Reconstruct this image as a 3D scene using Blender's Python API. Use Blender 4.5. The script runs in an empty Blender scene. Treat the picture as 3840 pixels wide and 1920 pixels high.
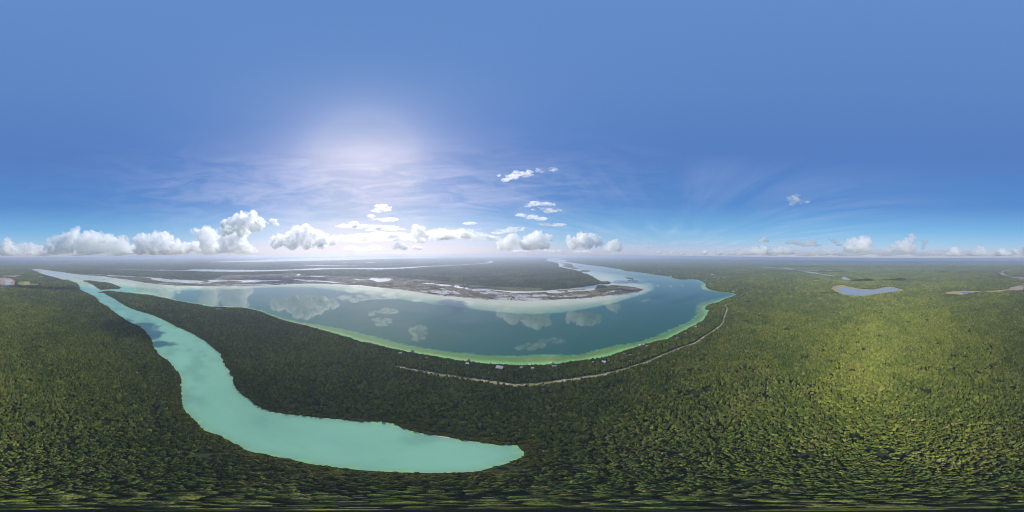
import bpy, bmesh, math, random
import numpy as np
from mathutils import Vector, Matrix, Quaternion
from mathutils.geometry import delaunay_2d_cdt

random.seed(7)
RNG = np.random.default_rng(7)
scene = bpy.context.scene
COL = scene.collection
R = math.radians

# ------------------------------------------------------------------ camera
H = 300.0                                   # drone height in metres
A0, TILT = R(150.0), R(0.70)
_n = Vector((math.sin(A0) * math.tan(TILT), math.cos(A0) * math.tan(TILT), 1)).normalized()
Q = _n.rotation_difference(Vector((0, 0, 1)))
cam = bpy.data.cameras.new('camera')
cam_o = bpy.data.objects.new('camera', cam)
COL.objects.link(cam_o)
cam.type = 'PANO'
try:
    cam.panorama_type = 'EQUIRECTANGULAR'
except Exception:
    cam.cycles.panorama_type = 'EQUIRECTANGULAR'
cam.clip_start, cam.clip_end = 0.5, 200000
cam_o.location = (0, 0, H)
cam_o.rotation_mode = 'QUATERNION'
cam_o.rotation_quaternion = Q @ Quaternion((1, 0, 0), R(90))
scene.camera = cam_o
scene.render.engine = 'CYCLES'

# ------------------------------------------------------------------ light
SUN_AZ, SUN_EL = R(-51.6), R(38.5)          # azimuth clockwise from +Y
SUN_V = (math.sin(SUN_AZ) * math.cos(SUN_EL), math.cos(SUN_AZ) * math.cos(SUN_EL), math.sin(SUN_EL))
SUN_H = (math.sin(SUN_AZ), math.cos(SUN_AZ), 0.0)
world = bpy.data.worlds.new('World')
scene.world = world
world.use_nodes = True
wt = world.node_tree
wt.nodes.clear()


class NT:
    """tiny helper for wiring node trees"""
    def __init__(self, tree):
        self.t = tree

    def new(self, kind, **kw):
        n = self.t.nodes.new(kind)
        for k, v in kw.items():
            if k == 'inp':
                for a, b in v.items():
                    if isinstance(b, bpy.types.NodeSocket):
                        self.t.links.new(b, n.inputs[a])
                    else:
                        n.inputs[a].default_value = b
            else:
                setattr(n, k, v)
        return n

    def math(self, op, a, b=0.0, c=0.0, clamp=False):
        return self.new('ShaderNodeMath', operation=op, use_clamp=clamp, inp={0: a, 1: b, 2: c}).outputs[0]

    def vmath(self, op, a, b=(0, 0, 0)):
        n = self.new('ShaderNodeVectorMath', operation=op, inp={0: a, 1: b})
        return n.outputs['Value'] if op in ('DOT_PRODUCT', 'LENGTH') else n.outputs[0]

    def mix(self, f, a, b, blend='MIX'):
        n = self.new('ShaderNodeMix', data_type='RGBA', blend_type=blend)
        for k, v in ((0, f), (6, a), (7, b)):
            if isinstance(v, bpy.types.NodeSocket):
                self.t.links.new(v, n.inputs[k])
            else:
                n.inputs[k].default_value = v
        return n.outputs[2]

    def ramp(self, fac, stops, interp='LINEAR'):
        n = self.new('ShaderNodeValToRGB', inp={0: fac})
        cr = n.color_ramp
        cr.interpolation = interp
        while len(cr.elements) < len(stops):
            cr.elements.new(0.5)
        for e, (p, c) in zip(cr.elements, stops):
            e.position = p
            e.color = c if len(c) == 4 else (*c, 1)
        return n.outputs[0]

    def noise(self, vec, scale, detail=4, rough=0.5, dist=0.0):
        return self.new('ShaderNodeTexNoise', inp={'Vector': vec, 'Scale': scale, 'Detail': detail,
                                                   'Roughness': rough, 'Distortion': dist}).outputs[0]


w = NT(wt)
sky = w.new('ShaderNodeTexSky', sky_type='NISHITA', sun_disc=False, sun_elevation=SUN_EL,
            sun_rotation=SUN_AZ, altitude=300, air_density=1.0, dust_density=1.2, ozone_density=2.0)
SKY_STRENGTH = 0.12
tc = w.new('ShaderNodeTexCoord').outputs['Generated']
sep = w.new('ShaderNodeSeparateXYZ', inp={0: tc})
zc = w.math('MAXIMUM', sep.outputs[2], 0.02)
# faint fibrous cirrus on a high flat layer
px = w.math('DIVIDE', sep.outputs[0], zc)
py = w.math('DIVIDE', sep.outputs[1], zc)
ca, sa = math.cos(R(35)), math.sin(R(35))
u = w.math('ADD', w.math('MULTIPLY', px, ca), w.math('MULTIPLY', py, sa))
v = w.math('SUBTRACT', w.math('MULTIPLY', py, ca), w.math('MULTIPLY', px, sa))
cvec = w.new('ShaderNodeCombineXYZ', inp={0: w.math('MULTIPLY', u, 0.16), 1: w.math('MULTIPLY', v, 0.95), 2: 0.0}).outputs[0]
n1 = w.noise(cvec, 1.3, 7, 0.62, 0.6)
cvec2 = w.new('ShaderNodeCombineXYZ', inp={0: w.math('MULTIPLY', u, 0.22), 1: w.math('MULTIPLY', v, 0.25), 2: 5.0}).outputs[0]
n2 = w.noise(cvec2, 0.9, 2, 0.5)
cir = w.math('MULTIPLY', w.new('ShaderNodeMapRange', inp={0: n1, 1: 0.42, 2: 0.72, 3: 0.0, 4: 1.0}).outputs[0],
             w.new('ShaderNodeMapRange', inp={0: n2, 1: 0.26, 2: 0.56, 3: 0.0, 4: 1.0}).outputs[0])
lowband = w.new('ShaderNodeMapRange', inp={0: sep.outputs[2], 1: 0.60, 2: 0.34, 3: 0.0, 4: 1.0}).outputs[0]
azm = w.vmath('DOT_PRODUCT', w.vmath('NORMALIZE', w.vmath('MULTIPLY', tc, (1, 1, 0))), (math.sin(R(15)), math.cos(R(15)), 0))
azw = w.new('ShaderNodeMapRange', inp={0: azm, 1: -0.8, 2: 0.25, 3: 0.10, 4: 1.0}).outputs[0]
cir = w.math('MULTIPLY', w.math('MULTIPLY', w.math('MULTIPLY', cir, lowband), azw), 0.26, clamp=True)
# clear-air gradient (zenith to the pale band over the horizon) blended with the physical sky for the sun's aureole
elev = w.math('ARCSINE', sep.outputs[2])
ef = w.math('DIVIDE', elev, math.pi / 2, clamp=True)
SC = 1.0 / SKY_STRENGTH


def lin(r, g, b):
    f = lambda c: (c / 255 / 12.92) if c / 255 <= 0.04045 else ((c / 255 + 0.055) / 1.055) ** 2.4
    return (f(r), f(g), f(b))


air = w.ramp(ef, [(0.0, lin(178, 184, 208)), (0.022, lin(172, 188, 220)), (0.06, lin(138, 186, 222)), (0.11, lin(105, 170, 220)), (0.20, lin(76, 134, 203)),
                  (0.38, lin(82, 126, 196)), (0.65, lin(94, 136, 200)), (1.0, lin(98, 142, 204))])
air = w.vmath('SCALE', air)
air.node.inputs['Scale'].default_value = SC * 0.86
flat = w.vmath('NORMALIZE', w.vmath('MULTIPLY', tc, (1, 1, 0)))
dx = w.math('MULTIPLY', w.math('ARCCOSINE', w.math('MINIMUM', w.vmath('DOT_PRODUCT', flat, SUN_H), 0.99999)), w.math('SQRT', w.math('SUBTRACT', 1.0, w.math('MULTIPLY', sep.outputs[2], sep.outputs[2]))))
dy = w.math('SUBTRACT', elev, R(34.5))


def blob(rx, ry, p):
    q = w.math('SQRT', w.math('ADD', w.math('POWER', w.math('DIVIDE', dx, rx), 2.0), w.math('POWER', w.math('DIVIDE', w.math('ABSOLUTE', dy), ry), 2.0)))
    return w.math('EXPONENT', w.math('MULTIPLY', w.math('POWER', q, p), -1.0))


g1 = w.math('ADD', w.math('MULTIPLY', blob(0.21, 0.085, 1.6), 0.36), w.math('MULTIPLY', blob(0.36, 0.23, 1.5), 0.40))
# feathery veil of cirrostratus round and below the sun
sv = w.vmath('MULTIPLY', tc, (2.2, 2.2, 11.0))
sn = w.new('ShaderNodeMapRange', inp={0: w.noise(sv, 1.6, 6, 0.6, 0.7), 1: 0.40, 2: 0.70, 3: 0.0, 4: 1.0}).outputs[0]
dy = w.math('SUBTRACT', elev, R(21))
g5 = w.math('MULTIPLY', blob(1.15, 0.24, 2.2), sn)
# thin bright veil hanging below the sun, towards the horizon
azc = w.vmath('DOT_PRODUCT', w.vmath('NORMALIZE', w.vmath('MULTIPLY', tc, (1, 1, 0))), SUN_H)
g2 = w.math('MULTIPLY', w.math('EXPONENT', w.math('MULTIPLY', w.math('SUBTRACT', 1.0, azc), -3.6)),
            w.new('ShaderNodeMapRange', inp={0: elev, 1: 0.80, 2: 0.1, 3: 0.0, 4: 1.0}).outputs[0])
g4 = w.math('MULTIPLY', w.math('EXPONENT', w.math('MULTIPLY', w.math('SUBTRACT', 1.0, azc), -2.4)),
            w.new('ShaderNodeMapRange', inp={0: elev, 1: 0.24, 2: 0.04, 3: 0.0, 4: 1.0}).outputs[0])
veil = w.math('ADD', w.math('ADD', w.math('MULTIPLY', g1, 0.58), w.math('MULTIPLY', g2, 0.38)), w.math('ADD', w.math('MULTIPLY', g4, 0.5), w.math('MULTIPLY', g5, 0.34)), clamp=True)
veiled = w.mix(veil, air, (*[k * SC for k in lin(236, 228, 244)], 1))
phys = w.new('ShaderNodeHueSaturation', inp={'Hue': 0.5, 'Saturation': 1.0, 'Value': 0.2, 'Color': sky.outputs[0]}).outputs[0]
phys = w.vmath('MINIMUM', phys, (1.6, 1.6, 1.6))
hs = w.vmath('ADD', veiled, phys)
cirrus_col = w.mix(cir, hs, (*[k * SC for k in lin(222, 226, 244)], 1))
bg = w.new('ShaderNodeBackground', inp={0: cirrus_col, 1: SKY_STRENGTH})
wo = w.new('ShaderNodeOutputWorld', inp={0: bg.outputs[0]})

sun = bpy.data.lights.new('sun', 'SUN')
sun.energy = 5.0
sun.angle = R(0.53)
sun.color = (1.0, 0.955, 0.88)
sun_o = bpy.data.objects.new('sun', sun)
COL.objects.link(sun_o)
SUN_DIR = Vector((math.sin(SUN_AZ) * math.cos(SUN_EL), math.cos(SUN_AZ) * math.cos(SUN_EL), math.sin(SUN_EL)))
sun_o.rotation_euler = SUN_DIR.to_track_quat('Z', 'Y').to_euler()
sun_o.location = (0, 0, 2000)

vs = scene.view_settings
scene.display_settings.display_device = 'sRGB'
vs.view_transform = 'Standard'
vs.look = 'None'
vs.exposure = 0.0
vs.gamma = 1.0
vs.use_curve_mapping = False
cy = scene.cycles
cy.use_denoising = True
cy.filter_width = 1.0
try:
    cy.denoiser = 'OPENIMAGEDENOISE'
    cy.denoising_input_passes = 'RGB_ALBEDO_NORMAL'
except Exception:
    pass
cy.max_bounces = 24
cy.diffuse_bounces = 2
cy.glossy_bounces = 2
cy.transmission_bounces = 2
cy.transparent_max_bounces = 8
cy.volume_bounces = 24
cy.volume_step_rate = 1.0
cy.volume_max_steps = 128
cy.caustics_reflective = False
cy.caustics_refractive = False

# ------------------------------------------------------------------ survey: photo bearings to metres on the ground
def bearing(x, y):
    a = (x - 1920) / 3840 * 2 * math.pi
    e = (960 - y) / 1920 * math.pi
    return Q @ Vector((math.sin(a) * math.cos(e), math.cos(a) * math.cos(e), math.sin(e)))


def gnd(x, y, z=0.0):
    d = bearing(x, y)
    t = (z - H) / min(d.z, -0.0085)
    return (d.x * t, d.y * t)


def Z(ox, oy, f, pts):
    return [(ox + a / f, oy + b / f) for a, b in pts]


def G(px):
    return np.array([gnd(*p) for p in px])


# ------------------------------------------------------------------ small numeric helpers
def vnoise(x, y, seed=0):
    def h(i, j):
        n = np.sin(i * 127.1 + j * 311.7 + seed * 74.7) * 43758.5453
        return n - np.floor(n)
    xi, yi = np.floor(x), np.floor(y)
    xf, yf = x - xi, y - yi
    xf = xf * xf * (3 - 2 * xf)
    yf = yf * yf * (3 - 2 * yf)
    a, b, c, d = h(xi, yi), h(xi + 1, yi), h(xi, yi + 1), h(xi + 1, yi + 1)
    return (a * (1 - xf) + b * xf) * (1 - yf) + (c * (1 - xf) + d * xf) * yf


def fbm(x, y, seed=0, octv=4):
    s, a, t = 0, 1.0, 0
    for o in range(octv):
        s = s + a * vnoise(x * 2 ** o + 17.3 * o, y * 2 ** o - 9.1 * o, seed + o)
        t += a
        a *= 0.5
    return s / t


def vnoise3(p, seed=0):
    def h(i, j, k):
        n = np.sin(i * 127.1 + j * 311.7 + k * 74.7 + seed * 19.19) * 43758.5453
        return n - np.floor(n)
    i = np.floor(p)
    f = p - i
    f = f * f * (3 - 2 * f)
    out = 0
    for dx in (0, 1):
        for dy in (0, 1):
            for dz in (0, 1):
                wgt = (f[:, 0] if dx else 1 - f[:, 0]) * (f[:, 1] if dy else 1 - f[:, 1]) * (f[:, 2] if dz else 1 - f[:, 2])
                out = out + wgt * h(i[:, 0] + dx, i[:, 1] + dy, i[:, 2] + dz)
    return out


def inside(poly, P, chunk=40000):
    """even-odd test of points P against one polygon"""
    out = np.zeros(len(P), bool)
    lo, hi = poly.min(0), poly.max(0)
    idx = np.where(((P >= lo) & (P <= hi)).all(1))[0]
    a, b = poly, np.roll(poly, -1, 0)
    for s in range(0, len(idx), chunk):
        ii = idx[s:s + chunk]
        x, y = P[ii, 0][:, None], P[ii, 1][:, None]
        c = (a[:, 1] > y) != (b[:, 1] > y)
        xi = (b[:, 0] - a[:, 0]) * (y - a[:, 1]) / (b[:, 1] - a[:, 1] + 1e-12) + a[:, 0]
        out[ii] = (c & (x < xi)).sum(1) % 2 == 1
    return out


def seg_dist(line, P, closed=False, chunk=20000):
    a = line if closed else line[:-1]
    b = np.roll(line, -1, 0) if closed else line[1:]
    d = b - a
    l2 = (d ** 2).sum(1) + 1e-9
    out = np.empty(len(P))
    for s in range(0, len(P), chunk):
        q = P[s:s + chunk][:, None, :] - a[None]
        t = np.clip((q * d).sum(2) / l2, 0, 1)
        e = q - t[:, :, None] * d
        out[s:s + chunk] = np.sqrt((e ** 2).sum(2).min(1))
    return out


def sstep(a, b, x):
    t = np.clip((x - a) / (b - a), 0, 1)
    return t * t * (3 - 2 * t)


def densify(P, frac=0.02, jit=0.12, seed=1):
    """split long edges and roughen them a little"""
    rg = np.random.default_rng(seed)
    out = []
    n = len(P)
    for i in range(n):
        a, b = P[i], P[(i + 1) % n]
        L = np.linalg.norm(b - a)
        r = max(60, min(np.linalg.norm(a), np.linalg.norm(b)))
        k = max(1, min(12, int(L / (r * frac))))
        nrm = np.array([-(b - a)[1], (b - a)[0]]) / (L + 1e-9)
        for j in range(k):
            t = j / k
            off = 0 if j == 0 else rg.normal() * jit * min(L / k, r * 0.02)
            out.append(a + (b - a) * t + nrm * off)
    return np.array(out)


# ------------------------------------------------------------------ object helpers
def mesh_obj(name, verts, faces, mat=None, parent=None, smooth=False):
    me = bpy.data.meshes.new(name)
    me.from_pydata([tuple(map(float, q)) for q in verts], [], [tuple(map(int, f)) for f in faces])
    me.update()
    if smooth:
        me.shade_smooth()
    o = bpy.data.objects.new(name, me)
    if mat:
        me.materials.append(mat)
    COL.objects.link(o)
    if parent:
        o.parent = parent
    return o


def tag(o, label, cat, group=None):
    o['label'] = label
    o['category'] = cat
    if group:
        o['group'] = group
    return o


def empty(name, loc, rz=0.0):
    o = bpy.data.objects.new(name, None)
    o.empty_display_size = 1
    o.location = loc
    o.rotation_euler = (0, 0, rz)
    COL.objects.link(o)
    return o


def sheet(name, poly, z, mat, interior=None):
    """flat polygon triangulated with optional interior points; returns the object and its xy"""
    n = len(poly)
    pts = [Vector((float(a), float(b))) for a, b in poly]
    c = np.array(poly).mean(0)
    if interior is not None and len(interior):
        pts += [Vector((float(a), float(b))) for a, b in interior]
    # work in local coordinates to keep the triangulation well conditioned
    loc = [p - Vector(c.tolist()) for p in pts]
    vo, eo, fo, _, _, _ = delaunay_2d_cdt(loc, [(i, (i + 1) % n) for i in range(n)], [list(range(n))], 1, 1e-4)
    xy = np.array([(p.x, p.y) for p in vo]) + c
    fix = []
    for f in fo:
        a, b, d = [xy[i] for i in f[:3]]
        ar = (b[0] - a[0]) * (d[1] - a[1]) - (b[1] - a[1]) * (d[0] - a[0])
        fix.append(list(f) if ar > 0 else list(f)[::-1])
    o = mesh_obj(name, [(q[0], q[1], z) for q in xy], fix, mat)
    o['kind'] = 'structure'
    return o, xy


def new_mat(name):
    m = bpy.data.materials.new(name)
    m.use_nodes = True
    m.node_tree.nodes.clear()
    t = NT(m.node_tree)
    out = t.new('ShaderNodeOutputMaterial')
    return m, t, out


def pbr(t, out, col, rough=0.8, spec=0.2, normal=None, ior=1.45):
    b = t.new('ShaderNodeBsdfPrincipled', inp={'Base Color': col, 'Roughness': rough, 'IOR': ior,
                                               'Specular IOR Level': spec})
    if normal is not None:
        t.t.links.new(normal, b.inputs['Normal'])
    t.t.links.new(b.outputs[0], out.inputs[0])
    return b


def simple_mat(name, col, rough=0.8, spec=0.2, var=0.25, scale=0.5):
    m, t, out = new_mat(name)
    pos = t.new('ShaderNodeNewGeometry').outputs['Position']
    n = t.noise(pos, scale, 4, 0.6)
    c = t.mix(n, (*[k * (1 - var) for k in col], 1), (*[min(1, k * (1 + var)) for k in col], 1))
    pbr(t, out, c, rough, spec)
    return m


# ------------------------------------------------------------------ materials of the setting
def ground_material():
    m, t, out = new_mat('forest_floor')
    pos = t.new('ShaderNodeNewGeometry').outputs['Position']
    n1 = t.noise(pos, 0.0016, 5, 0.6)
    n2 = t.noise(pos, 0.012, 4, 0.65)
    n3 = t.noise(pos, 0.12, 3, 0.6)
    c = t.ramp(n1, [(0.3, (0.020, 0.028, 0.013)), (0.5, (0.030, 0.040, 0.018)), (0.62, (0.042, 0.048, 0.022)),
                    (0.75, (0.062, 0.060, 0.030))])
    c = t.mix(t.math('MULTIPLY', n2, 0.7), c, (0.012, 0.018, 0.008, 1))
    c = t.mix(t.math('MULTIPLY', n3, 0.3), c, (0.05, 0.055, 0.03, 1))
    pbr(t, out, c, 0.95, 0.05)
    return m


def marsh_material():
    m, t, out = new_mat('marsh_soil')
    pos = t.new('ShaderNodeNewGeometry').outputs['Position']
    n1 = t.noise(pos, 0.006, 6, 0.65, 0.8)
    n2 = t.noise(pos, 0.03, 5, 0.65)
    c = t.ramp(n1, [(0.32, (0.045, 0.045, 0.028)), (0.47, (0.135, 0.11, 0.07)), (0.56, (0.20, 0.165, 0.115)),
                    (0.66, (0.36, 0.34, 0.30))])
    c = t.mix(t.ramp(n2, [(0.45, (0, 0, 0)), (0.6, (1, 1, 1))]), c, (0.05, 0.05, 0.028, 1))
    pbr(t, out, c, 0.95, 0.05)
    return m


def water_material(name, attr=True, col=(0.4, 0.45, 0.42), ripple=0.004, rough=0.012):
    m, t, out = new_mat(name)
    pos = t.new('ShaderNodeNewGeometry').outputs['Position']
    if attr:
        c = t.new('ShaderNodeVertexColor', layer_name='water_tint').outputs[0]
        n = t.noise(pos, 0.004, 6, 0.62, 0.8)
        c = t.mix(t.math('MULTIPLY', t.ramp(n, [(0.4, (0, 0, 0)), (0.75, (1, 1, 1))]), 0.22), c, (0.03, 0.09, 0.085, 1))
    else:
        n = t.noise(pos, 0.01, 4, 0.6)
        c = t.mix(n, (*[k * 0.85 for k in col], 1), (*[k * 1.1 for k in col], 1))
    h = t.noise(pos, 0.35, 3, 0.5)
    h2 = t.noise(pos, 0.02, 3, 0.5)
    hh = t.math('ADD', t.math('MULTIPLY', h, 0.15), t.math('MULTIPLY', h2, 1.0))
    bump = t.new('ShaderNodeBump', inp={'Strength': 0.35, 'Distance': ripple * 10, 'Height': hh}).outputs[0]
    pbr(t, out, c, rough, 0.5, bump, 1.8)
    return m


M_GROUND = ground_material()
M_MARSH = marsh_material()
M_WATER = water_material('lake_water')
M_POOL = water_material('pool_water', False, (0.42, 0.44, 0.42))
M_FAR_WATER = water_material('far_water', False, (0.34, 0.42, 0.40))
M_POND = water_material('pond_water', False, (0.26, 0.25, 0.23))
M_SAND = simple_mat('pale_sand', (0.46, 0.40, 0.33), 0.9, 0.1, 0.2, 0.02)
M_MUD = simple_mat('lavender_mud', (0.36, 0.34, 0.345), 0.7, 0.3, 0.25, 0.01)
M_DRY = simple_mat('dry_reeds', (0.33, 0.26, 0.12), 0.95, 0.05, 0.3, 0.01)
M_BROWN = simple_mat('brown_flat', (0.31, 0.23, 0.16), 0.95, 0.05, 0.25, 0.006)
M_FIELD = simple_mat('field_grass', (0.18, 0.19, 0.05), 0.95, 0.05, 0.2, 0.01)
M_TAN = simple_mat('ploughed_soil', (0.34, 0.23, 0.12), 0.95, 0.05, 0.2, 0.02)
M_OLIVE = simple_mat('sedge', (0.085, 0.088, 0.038), 0.95, 0.05, 0.35, 0.01)

# ------------------------------------------------------------------ shorelines (bearings read off the photograph)
LEFT_BANK = [(112, 1008.3), (123.4, 1012.4), (128, 1016.5), (143, 1018.8), (147.3, 1020.6), (143.8, 1024), (163, 1028.7),
             (185, 1035), (215.4, 1043.3), (234, 1049), (256, 1051.4), (273.7, 1056.7), (290, 1063.6), (295.7, 1073),
             (301.4, 1087), (317.4, 1095), (336.8, 1103.4), (357.8, 1113.5), (369.4, 1123.6), (368.6, 1131.4),
             (387, 1140.7), (409, 1152.4), (420, 1165), (440, 1179), (463.5, 1194), (489, 1211.6), (526.3, 1225.6),
             (542.7, 1240.7), (563.6, 1266.3), (573, 1287), (575, 1301), (594, 1327), (619.5, 1345.5), (640, 1362),
             (658, 1386.6), (674, 1405), (681, 1426), (677.6, 1449.5), (681, 1463.5), (681, 1489), (682.3, 1521.7),
             (692.8, 1538), (711.4, 1559), (737, 1582), (752, 1602), (769.6, 1616), (800, 1626), (836, 1638.4),
             (864, 1657), (898, 1669.4), (913.7, 1685), (954, 1697.4), (997.5, 1702), (1028.6, 1713), (1065.8, 1717.6),
             (1112.4, 1728.4), (1159, 1739.3), (1252, 1751.7), (1345, 1762.6), (1400, 1767), (1479.5, 1771),
             (1566.9, 1774), (1654, 1774), (1724, 1772.5), (1794, 1767), (1846, 1753), (1899, 1739), (1934, 1725),
             (1965, 1710)]
RIGHT_BANK = [(1965, 1695.7), (1948, 1681.7), (1941, 1671), (1899, 1667.7), (1874, 1670.5), (1829, 1662.5), (1776.5, 1655.5),
              (1745, 1652), (1689, 1641.5), (1619, 1631), (1549.4, 1618.8), (1514.5, 1606.6), (1476, 1589), (1423.6, 1580.4),
              (1351, 1581.5), (1283, 1573), (1184, 1565.4), (1097, 1553.5), (1014, 1543.8), (991, 1534.5), (956, 1517),
              (937, 1498), (907, 1479.8), (886, 1458.8), (874.5, 1433), (874.5, 1414.5), (861.6, 1403), (862.8, 1390),
              (848.8, 1377), (843, 1363), (835, 1358), (838, 1350.5), (828, 1339), (829, 1327), (810.5, 1315), (771, 1280),
              (722, 1252), (698.7, 1240.7), (659, 1224), (631, 1208), (584.6, 1187), (554.3, 1175.5), (510, 1163.9),
              (477.4, 1150), (444.8, 1132), (428.5, 1119.6), (403, 1108), (389, 1098.6), (366.8, 1097.5)]
NEAR_SHORE = [(379.6, 1095), (391, 1094), (400.6, 1090.5), (451.8, 1096), (507.7, 1102), (561, 1106.8), (612.5, 1117),
              (666, 1130), (736, 1140.6), (782.6, 1150), (852.5, 1153.4), (910.7, 1156), (949, 1161.5), (986, 1171),
              (1009.6, 1182.5), (1056, 1199), (1091, 1209), (1161, 1224.4), (1219, 1242), (1266, 1253.5), (1312.5, 1267.5),
              (1347, 1280), (1400, 1290), (1456, 1304.7), (1516.5, 1317.5), (1574.7, 1328), (1633, 1337), (1679.5, 1345.5),
              (1749, 1354.8), (1819, 1364), (1889, 1368), (1977, 1370), (2044, 1368.8), (2098, 1364), (2133, 1357),
              (2198, 1350), (2282, 1337), (2314.6, 1324.5), (2356.6, 1310.6), (2401, 1298), (2453, 1282), (2505.6, 1271),
              (2537, 1255), (2585, 1229), (2600.6, 1221), (2627, 1208), (2643, 1192), (2653.4, 1176), (2661.4, 1163),
              (2645.5, 1161.6), (2643, 1157.7), (2645.5, 1149.8), (2661.4, 1141.8), (2693, 1134), (2722, 1120.7),
              (2745.8, 1112.8), (2761, 1105)]
NORTH_SHORE = [(2747.5, 1099.6), (2730, 1096.5), (2704, 1095), (2680.7, 1090), (2662, 1087), (2654, 1081), (2646.5, 1076),
               (2646.5, 1068.5), (2641.9, 1060.7), (2631, 1054.5), (2618.6, 1049), (2595, 1046.8), (2572, 1047.5),
               (2548.7, 1046.8), (2530, 1043.7), (2514.5, 1038), (2494, 1034), (2452.7, 1029), (2415.4, 1022.9),
               (2382.8, 1019), (2344, 1015.9), (2328.4, 1009.7), (2297.4, 1005), (2274, 1001), (2243, 997.3),
               (2204, 992.6), (2160.7, 987), (2115.7, 980), (2131, 975.3), (2084, 972.2), (2126, 966.6), (2056, 969.3)]
FAR_SHORE = [(2047, 978.3), (2071.7, 981), (2092, 986.4), (2095, 995.7), (2090, 1000.4), (2126, 1007.4), (2165, 1015),
             (2200, 1028.3), (2222.9, 1036.9), (2235.3, 1045.4), (2250.8, 1051.6), (2247.7, 1056.3), (2286.5, 1057),
             (2291, 1061), (2286.5, 1064.8), (2269.4, 1065.6), (2247.7, 1066.4), (2235, 1068.7), (2212, 1072.6),
             (2173, 1077.2), (2126.6, 1083.4), (2080, 1087), (2040.7, 1090.4), (1986, 1092), (1939.8, 1092), (1908.7, 1091.2),
             (1885, 1089), (1815.5, 1083.4), (1831, 1086.6), (1854.3, 1090.4), (1908.7, 1095), (1932, 1099.8),
             (1970.8, 1099), (1994, 1097.4), (2048.4, 1095), (2054.7, 1099), (2087, 1099.8), (2111, 1097.4), (2142, 1095),
             (2209, 1090.4), (2232, 1085.8), (2240, 1075), (2261.7, 1068.7), (2272.5, 1074), (2297, 1073.4), (2305, 1069.5),
             (2328.4, 1071), (2367, 1075.7), (2389, 1080.3), (2407.6, 1085), (2412, 1087.5), (2398, 1093.5), (2367, 1100),
             (2313, 1106), (2250.8, 1113), (2204, 1118), (2142, 1122.8), (2095, 1125), (2048.4, 1126.5), (1955, 1127.5),
             (1877.6, 1125), (1800, 1121.5), (1750.6, 1116.3), (1688.4, 1111.3), (1634, 1107.4), (1595, 1101), (1548.7, 1094),
             (1502, 1086.5), (1440, 1079.9), (1413.8, 1076.8), (1344, 1069), (1274, 1066.6), (1204, 1063.6), (1142, 1063.6),
             (1080, 1065.9), (1050.6, 1067.3), (973, 1071.2), (895.3, 1073.6), (817.6, 1072.8), (741, 1072), (679.5, 1071),
             (617.4, 1068), (555.3, 1061.7), (527.3, 1057.8), (493, 1050.8), (454.3, 1045.4), (415.5, 1040.7), (387, 1036),
             (350, 1033.5), (300, 1030), (267.7, 1025.8), (239.8, 1021), (208.7, 1017.3), (177.6, 1011.8), (154, 1009.5)]
LAKE = densify(G(LEFT_BANK + RIGHT_BANK + NEAR_SHORE + NORTH_SHORE + FAR_SHORE))
ISLAND = densify(G([(309.6, 1054.5), (317.4, 1052), (348.4, 1055), (387, 1058.4), (418, 1063), (438.5, 1071.6), (454, 1078.6),
                    (447.8, 1083), (410.6, 1084.8), (376, 1086.8), (364, 1079), (348.4, 1067), (330, 1059)]))
DEEP = G([(640, 1112), (680, 1128), (740, 1137), (800, 1146), (860, 1149), (930, 1153), (990, 1166), (1050, 1190), (1100, 1203),
          (1160, 1212), (1196, 1217), (1266, 1229), (1336, 1246), (1400, 1260), (1493, 1285), (1586, 1305), (1633, 1312),
          (1749, 1323), (1842.6, 1333), (1936, 1334), (2040, 1328), (2100, 1329), (2168, 1331.5), (2249, 1308), (2319, 1295),
          (2390, 1282), (2453, 1261), (2505.6, 1237), (2558, 1216), (2595, 1200), (2608.6, 1176), (2608.6, 1152), (2624, 1136.6),
          (2664, 1126), (2717, 1113), (2751, 1106), (2742, 1101), (2700, 1097.5), (2656, 1090), (2630, 1082), (2628, 1070),
          (2638, 1062), (2615, 1051), (2570, 1049.5), (2515, 1041), (2440, 1029.5), (2400, 1023), (2340, 1017.5), (2290, 1007),
          (2200, 994), (2150, 988), (2160, 993), (2180, 1003), (2212, 1013), (2251, 1021), (2313, 1027), (2344, 1032),
          (2390.6, 1043), (2429, 1051), (2446.5, 1062), (2452.7, 1075), (2448, 1089), (2413.9, 1104), (2375, 1115), (2328, 1130),
          (2282, 1143), (2235, 1153), (2189, 1162), (2090, 1176), (1983, 1180), (1850, 1170), (1714, 1153), (1657, 1146),
          (1564, 1134), (1502, 1125), (1440, 1116), (1359.5, 1102), (1266, 1091), (1173, 1079), (1080, 1078), (973, 1080),
          (848.7, 1087), (771, 1089), (656, 1090)])
CHANNEL = np.concatenate([G(LEFT_BANK[14:]), G(RIGHT_BANK)])

FOREST_GAPS = []            # polygons that carry no forest


# ------------------------------------------------------------------ ground: one sheet to the horizon
def build_ground():
    rings = [0.0] + list(np.geomspace(30, 22000, 46))
    seg = 144
    vs_, fs = [(0, 0, 0)], []
    for r in rings[1:]:
        for k in range(seg):
            a = 2 * math.pi * k / seg
            vs_.append((r * math.sin(a), r * math.cos(a), 0))
    for k in range(seg):
        fs.append((0, 1 + (k + 1) % seg, 1 + k))
    for i in range(len(rings) - 2):
        o0, o1 = 1 + i * seg, 1 + (i + 1) * seg
        for k in range(seg):
            k2 = (k + 1) % seg
            fs.append((o0 + k, o0 + k2, o1 + k2, o1 + k))
    o = mesh_obj('ground', vs_, fs, M_GROUND)
    o['kind'] = 'structure'
    return o


build_ground()


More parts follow.
